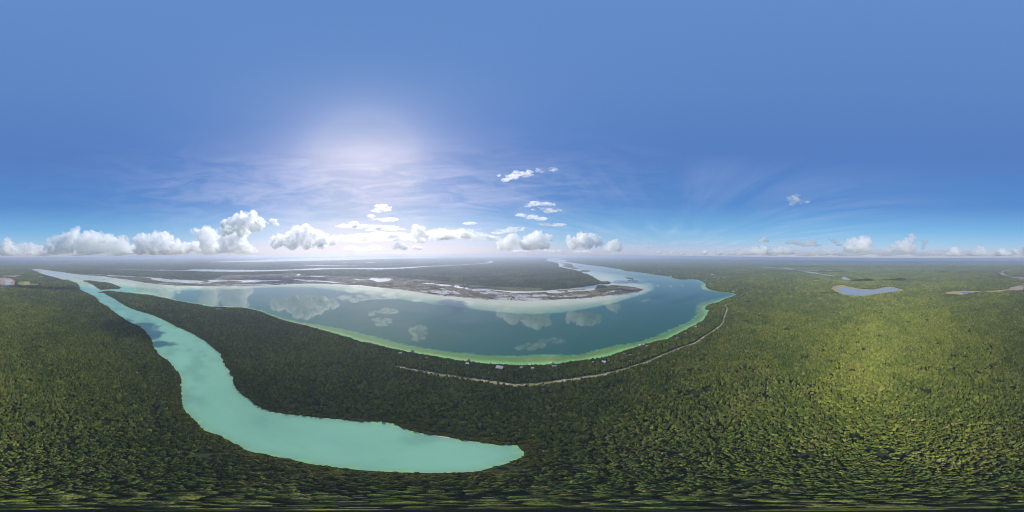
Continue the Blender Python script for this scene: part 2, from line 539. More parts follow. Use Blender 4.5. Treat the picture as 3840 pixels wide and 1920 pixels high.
def polar_points(s0, k, rmin, rmax, jitter=0.42, rng=RNG):
    """jittered points whose spacing grows with distance"""
    out, sp = [], []
    r = rmin
    while r < rmax:
        s = max(s0, k * r)
        n = max(3, int(2 * math.pi * r / s))
        a = (np.arange(n) + rng.random()) * 2 * math.pi / n + rng.uniform(-jitter, jitter, n) * s / max(r, 1)
        rr = r + rng.uniform(-jitter, jitter, n) * s
        out.append(np.stack([rr * np.sin(a), rr * np.cos(a)], 1))
        sp.append(np.full(n, s))
        r += s
    return np.concatenate(out), np.concatenate(sp)


# ------------------------------------------------------------------ the lake and its milky channel
c4, c7, c10, c14, c18, c20 = (400, 960, 6.44), (740, 960, 6.44), (1080, 960, 6.44), (1440, 960, 6.44), (1800, 960, 6.44), (2080, 960, 6.44)
def build_lake():
    P, _ = polar_points(8, 0.018, 60, 21000, 0.3)
    P = P[inside(LAKE, P)]
    P = P[seg_dist(LAKE, P, True) > 0.006 * np.hypot(P[:, 0], P[:, 1])]
    o, xy = sheet('water', LAKE, 0.5, M_WATER, P)
    o.name = 'lake'
    ds = np.minimum(seg_dist(LAKE, xy, True), seg_dist(ISLAND, xy, True))
    in_deep = inside(DEEP, xy)
    dd = np.where(in_deep, 0, seg_dist(DEEP, xy, True))
    t = ds / (ds + dd + 1e-3)
    dn = seg_dist(G(NEAR_SHORE), xy)
    dfar = seg_dist(G(FAR_SHORE[44:]), xy)
    dbay = seg_dist(G(FAR_SHORE[:46]), xy)
    dfar = np.minimum(dfar, dbay)
    dno = seg_dist(G(NORTH_SHORE), xy)
    dnear = np.minimum(dn, dno)
    bank = sstep(0.35, 0.65, dfar / (dfar + dnear + 1e-6))       # 1 = near or north shore, 0 = sandy far shore
    r = np.hypot(xy[:, 0], xy[:, 1])
    wob = fbm(xy[:, 0] / 60, xy[:, 1] / 60, 3) - 0.5
    t2 = np.clip(t + wob * 0.30 * (t > 0.05) * (t < 0.97), 0, 1)

    def interp(tt, stops):
        xs = [s[0] for s in stops]
        return np.stack([np.interp(tt, xs, [s[1][k] for s in stops]) for k in range(3)], 1)
    deep = (0.008, 0.070, 0.036)
    near_c = interp(t2, [(0, (0.20, 0.43, 0.11)), (0.22, (0.14, 0.36, 0.07)), (0.34, (0.125, 0.185, 0.018)), (0.76, (0.10, 0.175, 0.018)),
                         (0.90, (0.055, 0.25, 0.075)), (1.0, deep)])
    far_c = interp(np.clip(t + wob * 0.12 * (t < .95), 0, 1), [(0, (0.64, 0.54, 0.38)), (0.05, (0.49, 0.48, 0.31)), (0.40, (0.42, 0.44, 0.26)), (0.60, (0.29, 0.33, 0.18)),
                                                             (0.80, (0.20, 0.28, 0.15)), (0.92, (0.10, 0.26, 0.14)), (1.0, deep)])
    c = near_c * bank[:, None] + far_c * (1 - bank)[:, None]
    inch = inside(CHANNEL, xy)
    dch = np.where(inch, 0, seg_dist(G([LEFT_BANK[14], RIGHT_BANK[-1]]), xy))
    lefty = xy[:, 0] < -300
    wch = np.where(inch, 1.0, np.where(lefty, np.exp(-dch / 500.0), 0.0))
    cn = fbm(xy[:, 0] / 90, xy[:, 1] / 90, 9)
    milky = np.array([0.180, 0.380, 0.240])[None] * (0.9 + 0.2 * cn)[:, None]
    edge = sstep(0, 14, ds)[:, None]
    shoal = sstep(0.50, 0.72, fbm(xy[:, 0] / 38, xy[:, 1] / 38, 15))[:, None]
    milky = milky * (1 - 0.22 * shoal) + np.array([0.0, 0.012, 0.012]) * shoal
    milky = milky * (0.78 + 0.22 * edge) + np.array([0.03, 0.02, 0.0]) * (1 - edge)  # banks: shadow and reflection painted in as darker tint, plus brownish shallows
    c = c * (1 - wch)[:, None] + milky * wch[:, None]
    bed = G(Z(*c20, [(1380, 600), (1500, 565), (1750, 590), (2000, 565), (2170, 620), (2080, 655), (1700, 664), (1420, 640)]))
    sd = seg_dist(bed, xy, True) * np.where(inside(bed, xy), 1, -1)
    kb = (sstep(-25, 60, sd) * 0.85)[:, None]
    c = c * (1 - kb) + np.array([0.085, 0.12, 0.17])[None] * kb
    at = o.data.color_attributes.new('water_tint', 'FLOAT_COLOR', 'POINT')
    at.data.foreach_set('color', np.concatenate([c, np.ones((len(c), 1))], 1).astype(np.float32).ravel())
    return o


build_lake()
FOREST_GAPS.append(LAKE)
isl, _ = sheet('island_ground', ISLAND, 0.9, M_GROUND)

e28, e33, e0 = (2800, 960, 5.152), (3340, 960, 5.152), (0, 960, 8.587)

# ------------------------------------------------------------------ marsh belt behind the far shore
MARSH_TOP = [(268, 1024.5), (330, 1026), (400, 1029.5), (478, 1034), (586, 1040.5), (633, 1046), (726, 1049), (790, 1046), (849, 1030),
             (950, 1030), (1050, 1027), (1110, 1024), (1158, 1032), (1266, 1034.5), (1375, 1037.6), (1471, 1036), (1533, 1043),
             (1626, 1051), (1688, 1058), (1750.6, 1066), (1840, 1074), (1939.8, 1078), (2033, 1080)]
_fs = FAR_SHORE
MARSH = densify(G(MARSH_TOP + [(2040.7, 1090.4)] + _fs[23:-6] + [(300, 1030)]), 0.02, 0.2, 5)
sheet('marsh', MARSH, 0.62, M_MARSH)
FOREST_GAPS.append(MARSH)
# shore sand along the spit
SPIT_LINE = [(2412, 1087.5), (2398, 1093.5), (2367, 1100), (2313, 1106), (2250.8, 1113), (2204, 1118), (2142, 1122.8), (2095, 1125),
             (2048.4, 1126.5), (1955, 1127.5), (1877.6, 1125), (1800, 1121.5), (1750.6, 1116.3), (1688.4, 1111.3), (1634, 1107.4),
             (1595, 1101), (1548.7, 1094), (1502, 1086.5), (1440, 1079.9)]
SPIT_IN = [(x, y - w) for (x, y), w in zip(SPIT_LINE[::-1], [.6, 1.2, 1.5, 1.5, 1.5, 1.5, 1.7, 2, 2.2, 3, 3.4, 3, 2.2, 2, 2, 2, 2, 2.6, 1.6])]
sheet('beach', densify(G(SPIT_LINE + SPIT_IN), 0.02, 0.05), 0.80, M_SAND)
sheet('brown_beach_ridge', densify(G(Z(*c18, [(300, 1010), (800, 1000), (1200, 1010), (1600, 1025), (1690, 1045), (1560, 1058), (1000, 1060), (600, 1050), (350, 1040)]))), 0.74, M_MUD)

POOLS = [
    (c4, [(1020, 520), (1200, 530), (1400, 550), (1700, 570), (2000, 585), (2300, 605), (2370, 630), (2500, 625), (2400, 655), (2000, 665), (1700, 640), (1400, 625), (1250, 600), (1100, 580)]),
    (c7, [(230, 600), (300, 580), (420, 575), (560, 590), (740, 590), (860, 592), (700, 602), (520, 620), (350, 640), (150, 670), (0, 672), (60, 650), (180, 640), (300, 620)]),
    (c7, [(740, 605), (850, 588), (1200, 575), (1500, 580), (1700, 590), (2050, 585), (1950, 605), (1600, 610), (1500, 630), (1250, 640), (1050, 645), (1100, 620), (900, 610)]),
    (c10, [(50, 550), (300, 565), (600, 580), (900, 605), (1150, 630), (1250, 645), (1100, 650), (800, 622), (500, 602), (330, 602), (200, 582)]),
    (c10, [(380, 606), (500, 603), (670, 610), (600, 618), (480, 620)]),
    (c10, [(1960, 565), (2030, 530), (2200, 545), (2350, 530), (2540, 555), (2450, 590), (2300, 620), (2180, 635), (2080, 605)]),
    (c10, [(1570, 548), (1650, 553), (1800, 570), (1955, 558), (1960, 568), (1800, 582), (1650, 572)]),
    (c10, [(520, 500), (620, 480), (700, 490), (810, 470), (900, 480), (980, 490), (900, 497), (760, 502), (650, 502)]),
    (c10, [(180, 440), (300, 430), (310, 455), (240, 480), (200, 478), (240, 455)]),
    (c14, [(910, 645), (1000, 652), (1200, 668), (1300, 688), (1380, 688), (1500, 695), (1640, 705), (1550, 732), (1420, 722), (1330, 717), (1250, 687), (1050, 677), (940, 667)]),
    (c14, [(1665, 730), (1740, 710), (1820, 740), (1930, 765), (1900, 782), (1780, 782), (1700, 755)]),
    (c14, [(1940, 775), (2000, 758), (2040, 790), (2120, 800), (2050, 812), (1970, 802)]),
    (c14, [(2260, 788), (2400, 796), (2576, 800), (2576, 822), (2450, 812), (2300, 800)]),
    (c14, [(940, 768), (1110, 768), (1090, 782), (980, 780)]),
    (c14, [(1330, 778), (1460, 785), (1420, 796)]),
    (c4, [(0, 465), (200, 470), (420, 485), (560, 495), (700, 490), (640, 510), (420, 497), (200, 487), (0, 485)]),
    (c4, [(730, 495), (900, 488), (1000, 500), (1200, 525), (1030, 530), (900, 510), (780, 508)]),
]
for k, (cc, pts) in enumerate(POOLS):
    sheet('pool', densify(G(Z(*cc, pts)), 0.02, 0.3, 20 + k), 0.95, M_POOL)
FLATS = [(c7, [(500, 700), (1000, 688), (1700, 678), (2000, 670), (1700, 697), (1300, 715), (1000, 722), (600, 717)]),
         (c14, [(700, 812), (1000, 832), (1400, 820), (1700, 840), (1850, 915), (1500, 925), (1200, 892), (900, 855)]),
         (c14, [(2150, 800), (2400, 805), (2576, 830), (2576, 870), (2200, 850), (2100, 830)]),
         (c10, [(90, 612), (180, 585), (270, 610), (180, 620)]),
         (c20, [(1130, 905), (1350, 845), (1600, 815), (1650, 840), (1450, 870), (1320, 890)]),
         (c18, [(0, 840), (400, 870), (900, 925), (1500, 930), (1800, 960), (1400, 985), (800, 975), (300, 930), (0, 900)]),
         (c18, [(1700, 965), (2100, 955), (2576, 945), (2576, 975), (2100, 990), (1750, 1000)])]
for k, (cc, pts) in enumerate(FLATS):
    sheet('mudflat', densify(G(Z(*cc, pts)), 0.02, 0.35, 50 + k), 0.86, M_MUD)
SEDGE = [(c20, [(1060, 700), (1250, 745), (1450, 750), (1640, 790), (1500, 820), (1250, 840), (1050, 850), (980, 800)]),
         (c20, [(1400, 715), (1450, 706), (1600, 718), (1850, 745), (1900, 757), (1600, 740), (1560, 755), (1440, 740)]),
         (c18, [(0, 745), (500, 750), (900, 768), (1500, 772), (1560, 830), (1200, 846), (900, 846), (560, 826), (0, 785)]),
         (c14, [(1700, 660), (2000, 700), (2576, 745), (2576, 788), (2250, 785), (2100, 775), (1900, 740), (1750, 700)]),
         (c4, [(180, 490), (600, 520), (1000, 555), (1100, 600), (1000, 620), (700, 590), (500, 560), (200, 520)]),
         (c20, [(0, 1000), (500, 990), (900, 965), (1500, 920), (1900, 870), (2090, 815), (2050, 850), (1800, 893), (1400, 940), (900, 990), (400, 1030), (0, 1040)])]
for k, (cc, pts) in enumerate(SEDGE):
    sheet('sedge_flat', densify(G(Z(*cc, pts)), 0.02, 0.3, 70 + k), 0.90, M_OLIVE)
# low islets and bars out in the northern arm
M_RIDGE = simple_mat('brown_scrub', (0.20, 0.155, 0.10), 0.95, 0.05, 0.35, 0.03)
sheet('scrub_flat', densify(G(Z(*c20, [(1640, 860), (1760, 825), (1900, 765), (2000, 785), (2100, 812), (2060, 846), (1850, 886), (1620, 908), (1300, 930), (1050, 955), (1200, 925), (1500, 895)])), 0.02, 0.2, 88), 0.93, M_RIDGE)
sheet('scrub_flat', densify(G(Z(*c20, [(0, 935), (300, 925), (700, 915), (1000, 905), (1150, 915), (900, 945), (500, 960), (0, 965)])), 0.02, 0.3, 89), 0.88, M_RIDGE)
sheet('scrub_flat', densify(G(Z(*c14, [(300, 800), (700, 850), (1200, 915), (1700, 955), (2300, 995), (2576, 1020), (2576, 1034), (2000, 992), (1500, 950), (1000, 890), (600, 838)])), 0.02, 0.2, 87), 0.89, M_RIDGE)
ISLETS = [(c20, [(1765, 592), (1800, 580), (1840, 598), (1800, 612)], M_OLIVE), (c20, [(1850, 590), (1880, 582), (1905, 596), (1875, 606)], M_OLIVE),
          (c20, [(1935, 575), (1985, 585), (2000, 605), (1985, 628), (1930, 637), (1965, 622), (1978, 603)], M_OLIVE),
          (c20, [(1340, 718), (1400, 700), (1440, 706), (1420, 725), (1370, 728)], M_OLIVE),
          (c20, [(1680, 512), (1760, 520), (1860, 535), (1920, 560), (1890, 575), (1800, 560), (1740, 530)], M_OLIVE),
          (c20, [(600, 355), (720, 335), (830, 355), (860, 385), (700, 385), (620, 370)], M_OLIVE),
          (c18, [(1990, 230), (2080, 180), (2220, 200), (2250, 270), (2420, 320), (2250, 310), (2070, 270)], M_MARSH),
          (c18, [(1830, 130), (2000, 170), (2200, 180), (2060, 190), (1980, 180)], M_MARSH),
          (c18, [(1700, 95), (1850, 88), (1900, 105), (1780, 110)], M_MARSH),
          (c20, [(60, 825), (300, 808), (480, 795), (740, 785), (700, 820), (400, 815), (120, 860)], M_MARSH),
          (c20, [(700, 850), (800, 838), (830, 852), (740, 865)], M_OLIVE),
          (c20, [(230, 860), (280, 850), (320, 862), (270, 875)], M_OLIVE),
          (c4, [(2080, 655), (2110, 645), (2140, 655), (2110, 664)], M_OLIVE), (c4, [(2160, 650), (2190, 638), (2230, 652), (2190, 665)], M_OLIVE),
          (c4, [(2250, 650), (2310, 636), (2365, 650), (2310, 664)], M_OLIVE), (c4, [(1530, 570), (1560, 558), (1600, 572), (1560, 580)], M_OLIVE)]
for k, (cc, pts, mm) in enumerate(ISLETS):
    sheet('islet', densify(G(Z(*cc, pts)), 0.02, 0.25, 90 + k), 1.1, mm)
# sea-grass bed on the sand bar: darker bottom, mixed into the lake's water tint
# ------------------------------------------------------------------ far lagoons
FARW = [
    Z(*c4, [(0, 303), (200, 310), (700, 330), (1000, 335), (1400, 330), (1900, 343), (2050, 320)]) +
    Z(*c7, [(0, 320), (640, 325), (1200, 335), (1600, 335), (2200, 325)]) +
    Z(*c10, [(300, 310), (800, 285), (1600, 285)]) + Z(*c14, [(0, 285), (500, 270), (900, 250), (1500, 225), (2100, 195)]) +
    Z(*c18, [(0, 180), (150, 163), (250, 140), (170, 102), (300, 120), (345, 150), (200, 175), (0, 190)]) +
    Z(*c14, [(1700, 231), (1000, 266), (700, 296), (450, 312), (0, 331)]) + Z(*c10, [(2000, 333), (1500, 319), (1000, 326), (400, 351), (0, 358)]) +
    Z(*c7, [(1800, 375), (1300, 386), (600, 390), (0, 379)]) + Z(*c4, [(2100, 371), (1600, 356), (1000, 351), (700, 346), (200, 319), (0, 313)]),
    [(782, 983), (850, 979), (942, 977), (973, 975), (1050, 971), (1140, 968.4), (1300, 965.2), (1480, 963.9), (1600, 963.6), (1660, 967.3),
     (1550, 968.5), (1440, 971), (1390, 972.5), (1280, 975.5), (1210, 977), (1080, 980), (960, 982), (880, 983), (800, 983.7)],
    Z(*c10, [(0, 235), (300, 239), (700, 219), (1200, 223), (1700, 229), (2576, 210)]) + Z(*c14, [(480, 206), (800, 202), (480, 212)]) +
    Z(*c10, [(2576, 218), (1700, 238), (1200, 240), (700, 242), (300, 249), (0, 244)]),
    Z(*c10, [(1860, 158), (2120, 149), (2100, 158), (1900, 167)]), Z(*c10, [(2180, 148), (2370, 145), (2300, 155)]),
    Z(*c10, [(340, 268), (400, 264), (520, 264), (430, 275)]), Z(*c14, [(1580, 68), (1760, 66), (1700, 78)]),
    Z(*c14, [(1950, 52), (2200, 50), (2200, 58)]), Z(*c14, [(2310, 48), (2480, 44), (2470, 53)]), Z(*c10, [(1310, 158), (1370, 151), (1490, 150), (1400, 160)]),
    Z(*c20, [(1290, 66), (1350, 60), (1450, 56), (1350, 74)]), Z(*c20, [(1500, 82), (1600, 78), (1590, 88)]), Z(*c20, [(1850, 90), (2040, 88), (1960, 97)]),
    Z(*e0, [(850, 290), (980, 284), (1060, 296), (950, 302)]), Z(*e0, [(1590, 292), (1680, 290), (1730, 300), (1660, 308)])]
for k, px in enumerate(FARW):
    pl = densify(G(px), 0.03, 0.1, 120 + k)
    sheet('lagoon', pl, 1.5, M_FAR_WATER)
    FOREST_GAPS.append(pl)

# ------------------------------------------------------------------ ponds, dry flats and fields of the inland side
def land(name, px, z, mat, seed, gap=True, jit=0.2):
    pl = densify(G(px), 0.02, jit, seed)
    sheet(name, pl, z, mat)
    if gap:
        FOREST_GAPS.append(pl)


land('pond', Z(*e28, [(210, 203), (350, 208), (700, 236), (830, 238), (950, 268), (1100, 283), (1300, 308), (1450, 343), (1740, 375), (1690, 391),
                      (1600, 390), (1500, 367), (1370, 352), (1200, 327), (1050, 293), (850, 262), (600, 237), (330, 218)]), 1.0, M_POND, 201)
land('pond', Z(*e28, [(1830, 408), (1890, 398), (1950, 420), (2040, 458), (1980, 470), (1870, 467)]), 1.0, M_POND, 202)
RIM = Z(*e28, [(1620, 640), (1690, 580), (1850, 558), (2000, 592), (2200, 632), (2400, 648), (2576, 628)]) + \
    [(3324, 1075), (3345, 1076), (3372, 1083), (3387, 1088), (3385, 1093), (3350, 1097), (3320, 1100), (3278, 1106)] + \
    Z(*e28, [(2300, 778), (2030, 795), (1880, 760), (1760, 710), (1690, 670)])
land('reed_rim', RIM, 0.7, M_DRY, 203)
land('pond', Z(*e28, [(1720, 650), (1800, 625), (1950, 605), (2050, 635), (2300, 652), (2576, 640)]) +
     [(3324, 1077.5), (3343, 1078.5), (3374, 1086), (3361.5, 1093), (3318, 1096.5), (3277.6, 1103)] +
     Z(*e28, [(2300, 762), (2030, 778), (1900, 745), (1790, 700)]), 1.0, M_POND, 204, jit=0.05)
land('dry_pond', Z(*e33, [(1030, 710), (1150, 690), (1350, 683), (1600, 673), (1830, 685), (1600, 713), (1450, 742), (1280, 758), (1120, 742)]), 0.7, M_DRY, 205)
land('pond', Z(*e33, [(1350, 710), (1420, 695), (1580, 699), (1500, 718), (1400, 728)]), 1.0, water_material('blue_pond', False, (0.10, 0.13, 0.36)), 206, False)
land('reed_strip', Z(*e33, [(1760, 682), (1830, 676), (2100, 660), (2240, 645), (2260, 672), (2100, 698), (1900, 708), (1780, 706)]), 0.7, M_DRY, 207)
land('brown_flat', Z(*e33, [(2240, 655), (2300, 610), (2576, 548), (2576, 662), (2400, 674), (2260, 668)]), 0.72, M_BROWN, 208)
land('brown_flat', Z(*e33, [(2075, 315), (2160, 294), (2290, 249), (2300, 262), (2180, 318), (2215, 362), (2360, 386), (2576, 398), (2576, 470), (2500, 436), (2300, 412), (2140, 374)]), 0.72, M_BROWN, 209)
land('brown_flat', Z(*e0, [(0, 715), (140, 690), (400, 735), (480, 820), (480, 960), (350, 992), (0, 1050)]), 0.72, M_BROWN, 210)
land('pond', Z(*e0, [(140, 760), (320, 755), (430, 800), (300, 860), (350, 890), (250, 960), (280, 985), (120, 960), (180, 900), (180, 830)]), 1.0, M_MUD, 211, False)
land('bare_field', Z(*e0, [(200, 630), (700, 620), (420, 685), (0, 692), (0, 640)]), 0.74, M_BROWN, 212)
land('field', Z(*e0, [(560, 870), (620, 830), (850, 800), (1000, 830), (960, 890), (1235, 890), (1235, 950), (760, 967), (600, 942)]), 0.7, M_FIELD, 213, jit=0.02)
land('field', Z(*e0, [(760, 862), (820, 842), (965, 842), (960, 905), (820, 922), (760, 960)]), 0.8, M_TAN, 214, False, 0.02)
land('field', Z(*e0, [(430, 1000), (520, 975), (700, 1000), (520, 1020)]), 0.7, M_FIELD, 215)
land('field', Z(*e0, [(1150, 650), (1380, 650), (1350, 672), (1180, 670)]), 0.7, M_TAN, 216)
land('field', Z(*e28, [(1050, 262), (1250, 275), (1410, 285), (1250, 292), (1100, 275)]), 0.7, M_DRY, 217)
land('field', Z(*e28, [(1480, 285), (1600, 272), (1740, 285), (1600, 296)]), 0.7, M_DRY, 218)
land('field', Z(*e28, [(1060, 490), (1120, 480), (1350, 468), (1450, 475), (1350, 485), (1180, 488)]), 0.7, M_DRY, 219)
land('field', Z(*e28, [(1440, 430), (1600, 428), (1590, 436), (1480, 438)]), 0.7, M_DRY, 220)
land('clearing', [(506, 1394), (520, 1395), (524, 1400), (512, 1401)], 0.3, M_DRY, 221)
land('clearing', [(800, 1158), (818, 1156), (838, 1160), (830, 1164), (806, 1163)], 0.3, M_TAN, 222)

# ------------------------------------------------------------------ sandy track
ROAD_PX = [(1488.5, 1373.5), (1530.5, 1384), (1581.7, 1393), (1633, 1401), (1698, 1410.7), (1749.4, 1420), (1796, 1425.9), (1842.6, 1432),
           (1900.8, 1441), (1940.4, 1444.5), (2012, 1440), (2060, 1434.5), (2109.6, 1428), (2156, 1421.5), (2203, 1414), (2263.4, 1404), (2331, 1387.4),
           (2377.5, 1373.5), (2424, 1358), (2470.7, 1338), (2505.6, 1324), (2558, 1303), (2606, 1287), (2637.6, 1266), (2677, 1239.5),
           (2706, 1215.8), (2716.8, 1186.7), (2727, 1157.7), (2719, 1144.5), (2745, 1133), (2780, 1117), (2801, 1106), (2800, 1098)]
ROAD = G(ROAD_PX)


def smooth_line(P, n=8):
    out = []
    for i in range(len(P) - 1):
        p0, p1, p2, p3 = P[max(i - 1, 0)], P[i], P[i + 1], P[min(i + 2, len(P) - 1)]
        for k in range(n):
            t = k / n
            out.append(0.5 * ((2 * p1) + (-p0 + p2) * t + (2 * p0 - 5 * p1 + 4 * p2 - p3) * t * t + (-p0 + 3 * p1 - 3 * p2 + p3) * t ** 3))
    out.append(P[-1])
    return np.array(out)


ROAD = smooth_line(ROAD)


def ribbon(name, line, width, z, mat, wob=0.0):
    d = np.gradient(line, axis=0)
    d /= np.linalg.norm(d, axis=1)[:, None] + 1e-9
    nrm = np.stack([-d[:, 1], d[:, 0]], 1)
    n = len(line)
    wv = width * 0.5 * (1 + wob * RNG.uniform(-1, 1, (n, 2)))
    L, Rr = line + nrm * wv[:, :1], line - nrm * wv[:, 1:]
    vs_ = [(*q, z) for q in L] + [(*q, z) for q in Rr]
    fs = [(i, n + i, n + i + 1, i + 1) for i in range(n - 1)]
    o = mesh_obj(name, vs_, fs, mat)
    o['kind'] = 'structure'
    return o


def track_material():
    m, t, out = new_mat('track_sand')
    pos = t.new('ShaderNodeNewGeometry').outputs['Position']
    n = t.noise(pos, 0.03, 4, 0.6)
    n2 = t.noise(pos, 0.4, 3, 0.6)
    c = t.ramp(n, [(0.42, (0.40, 0.32, 0.22)), (0.5, (0.26, 0.23, 0.11)), (0.6, (0.17, 0.18, 0.06))])
    c = t.mix(t.math('MULTIPLY', n2, 0.4), c, (0.12, 0.11, 0.06, 1))
    pbr(t, out, c, 0.95, 0.05)
    return m


ribbon('track_verge', ROAD, 18, 0.12, simple_mat('verge_grass', (0.09, 0.10, 0.035), 0.95, 0.05, 0.35, 0.2), 0.15)
ribbon('track', ROAD, 8.5, 0.2, track_material(), 0.2)

# sandy edges on the far bank of the milky lagoon
BANK_SAND = [[(1470, 1587.5), (1483, 1591), (1495, 1597), (1480, 1594)], [(1545, 1617), (1560, 1620), (1570, 1623.5), (1552, 1622.5)],
             [(1622, 1630.5), (1650, 1634.5), (1690, 1640.5), (1685, 1643.5), (1650, 1639), (1625, 1634)],
             [(1710, 1643), (1740, 1649), (1748, 1653), (1720, 1650)]]
for k, px in enumerate(BANK_SAND):
    sheet('sand_bank', densify(G(px), 0.01, 0.1, 300 + k), 0.75, M_SAND)

# ------------------------------------------------------------------ the air: haze between camera and far land
def build_haze():
    m = bpy.data.materials.new('haze_air')
    m.use_nodes = True
    t = NT(m.node_tree)
    m.node_tree.nodes.clear()
    out = t.new('ShaderNodeOutputMaterial')
    vol = t.new('ShaderNodeVolumePrincipled', inp={'Color': (0.80, 0.85, 1.0, 1), 'Density': HAZE_DENSITY, 'Anisotropy': 0.35})
    t.t.links.new(vol.outputs[0], out.inputs['Volume'])
    S, z0, z1 = 23000, -1.0, H + 3
    vs_ = [(x, y, z) for z in (z0, z1) for x, y in ((-S, -S), (S, -S), (S, S), (-S, S))]
    fs = [(0, 3, 2, 1), (4, 5, 6, 7), (0, 1, 5, 4), (1, 2, 6, 5), (2, 3, 7, 6), (3, 0, 4, 7)]
    o = mesh_obj('haze', vs_, fs, m)
    o['kind'] = 'stuff'
    return o


HAZE_DENSITY = 1.4e-4
build_haze()

# ------------------------------------------------------------------ houses, piers and poles (places first: the forest leaves room for them)
CLEAR = []                  # (x, y, radius) without trees

HOUSE_SPOTS = [
    # px, py, width, depth, wall height, kind, roof colour, label
    (1501, 1326.5, 11, 6, 3, 'gable', (0.72, 0.70, 0.68), 'white roofed cabin among trees left of the blue roofed pier hut'),
    (1600, 1343, 7, 5, 3, 'gable', (0.42, 0.34, 0.26), 'small brown roofed cabin half hidden by trees, right of the blue pier hut'),
    (1752, 1365, 9, 6, 3, 'flat', (0.55, 0.52, 0.50), 'grey flat roofed house behind the orange thatched pier shelter'),
    (1873, 1381, 15, 10, 4, 'shed', (0.60, 0.59, 0.62), 'large pale grey sheet metal roof standing alone in the lakeside trees'),
    (1954, 1380, 6, 5, 3, 'gable', (0.74, 0.73, 0.72), 'small white roofed cabin just right of the large grey metal roof'),
    (1997, 1383, 8, 6, 4, 'gable', (0.80, 0.79, 0.78), 'bright white gabled house between two small white cabins above the track'),
    (2079, 1374.5, 11, 6, 3, 'shed', (0.48, 0.44, 0.38), 'long greyish tan roof below the tan pier shelter'),
    (2222, 1360, 8, 4, 3, 'gable', (0.66, 0.64, 0.60), 'narrow white roof left of the bright two part white house'),
    (2264, 1359, 11, 8, 4, 'gable', (0.82, 0.81, 0.80), 'bright white house with a wing, largest on the right hand shore'),
    (2340, 1327.5, 6, 5, 3, 'gable', (0.45, 0.36, 0.27), 'small tan roofed hut by the shore, left of the grey roof in the trees'),
    (2362, 1333, 8, 5, 3, 'gable', (0.50, 0.48, 0.46), 'grey roof deep in the trees right of a small tan hut'),
    (2426, 1299, 10, 6, 3, 'gable', (0.60, 0.46, 0.40), 'pinkish roofed house close to the shore where the lime strip narrows'),
    (2541, 1267, 8, 6, 3, 'gable', (0.76, 0.75, 0.74), 'white roofed house below the orange roofed one on the right shore'),
    (2571.5, 1251.5, 11, 8, 4, 'hip', (0.52, 0.27, 0.15), 'orange tiled hip roof house on the right shore'),
    (2609, 1227, 12, 8, 4, 'hip', (0.72, 0.60, 0.58), 'pale pink hip roof house above the orange roofed one'),
    (2666, 1075, 26, 14, 5, 'hip', (0.74, 0.60, 0.58), 'pale pink house on the point below the village'),
    (2661, 1065, 18, 12, 5, 'gable', (0.80, 0.78, 0.76), 'white house on the village shore above the pale pink one'),
    (2750.5, 1094.5, 20, 12, 4, 'gable', (0.80, 0.79, 0.78), 'white house behind the pointed end of the lake'),
    (2767.5, 1097, 16, 10, 4, 'gable', (0.60, 0.57, 0.54), 'grey roofed house right of the pointed end of the lake'),
    (2760, 1113, 16, 9, 4, 'gable', (0.55, 0.42, 0.36), 'reddish roofed house just below the pointed end of the lake'),
    (2473, 1017.8, 42, 26, 7, 'gable', (0.85, 0.84, 0.83), 'lone bright white building in far forest above the blue lake'),
    (2515.6, 1037, 34, 22, 7, 'hip', (0.66, 0.50, 0.48), 'pink roofed building at the water on the far north shore'),
    (2638, 1053, 22, 14, 5, 'gable', (0.80, 0.76, 0.72), 'cream house on the shore at the edge of the village'),
    (2671, 1031, 50, 20, 6, 'gable', (0.84, 0.84, 0.84), 'long white roofed hall at the back of the village'),
    (817, 1160, 9, 6, 3, 'gable', (0.46, 0.30, 0.22), 'reddish roofed hut in the small clearing on the wooded peninsula'),
    (829, 1160.5, 8, 6, 3, 'gable', (0.62, 0.56, 0.50), 'pale roofed hut on the right of the clearing on the wooded peninsula'),
    (511, 1398, 5, 4, 2.5, 'gable', (0.55, 0.52, 0.42), 'pale hut roof in a small yellow clearing left of the milky channel'),
]
VIL = [(2596, 1043), (2604, 1041), (2618, 1043), (2626, 1045), (2633, 1040), (2641, 1043), (2650, 1040), (2655, 1036), (2664, 1040),
       (2668, 1036), (2677, 1042), (2684, 1037), (2690, 1040), (2698, 1043), (2704, 1038), (2712, 1041), (2716, 1036), (2725, 1042),
       (2731, 1039), (2648, 1047), (2659, 1046), (2672, 1048), (2690, 1047), (2645, 1053), (2575, 1044), (2582, 1045), (2710, 1046), (2740, 1041)]
for x, y, *_r in HOUSE_SPOTS:
    p = gnd(x, y)
    CLEAR.append((*p, _r[0] * 0.62 + 4))
for x, y in VIL:
    CLEAR.append((*gnd(x, y), 26))


def box(bm, c, s, rz=0.0):
    m = Matrix.Translation(c) @ Matrix.Rotation(rz, 4, 'Z') @ Matrix.Diagonal((*s, 1))
    bmesh.ops.create_cube(bm, size=1.0, matrix=m)


def part(name, build, mat, parent, label=None):
    bm = bmesh.new()
    build(bm)
    me = bpy.data.meshes.new(name)
    bm.normal_update()
    bm.to_mesh(me)
    bm.free()
    me.materials.append(mat)
    o = bpy.data.objects.new(name, me)
    COL.objects.link(o)
    o.parent = parent
    return o


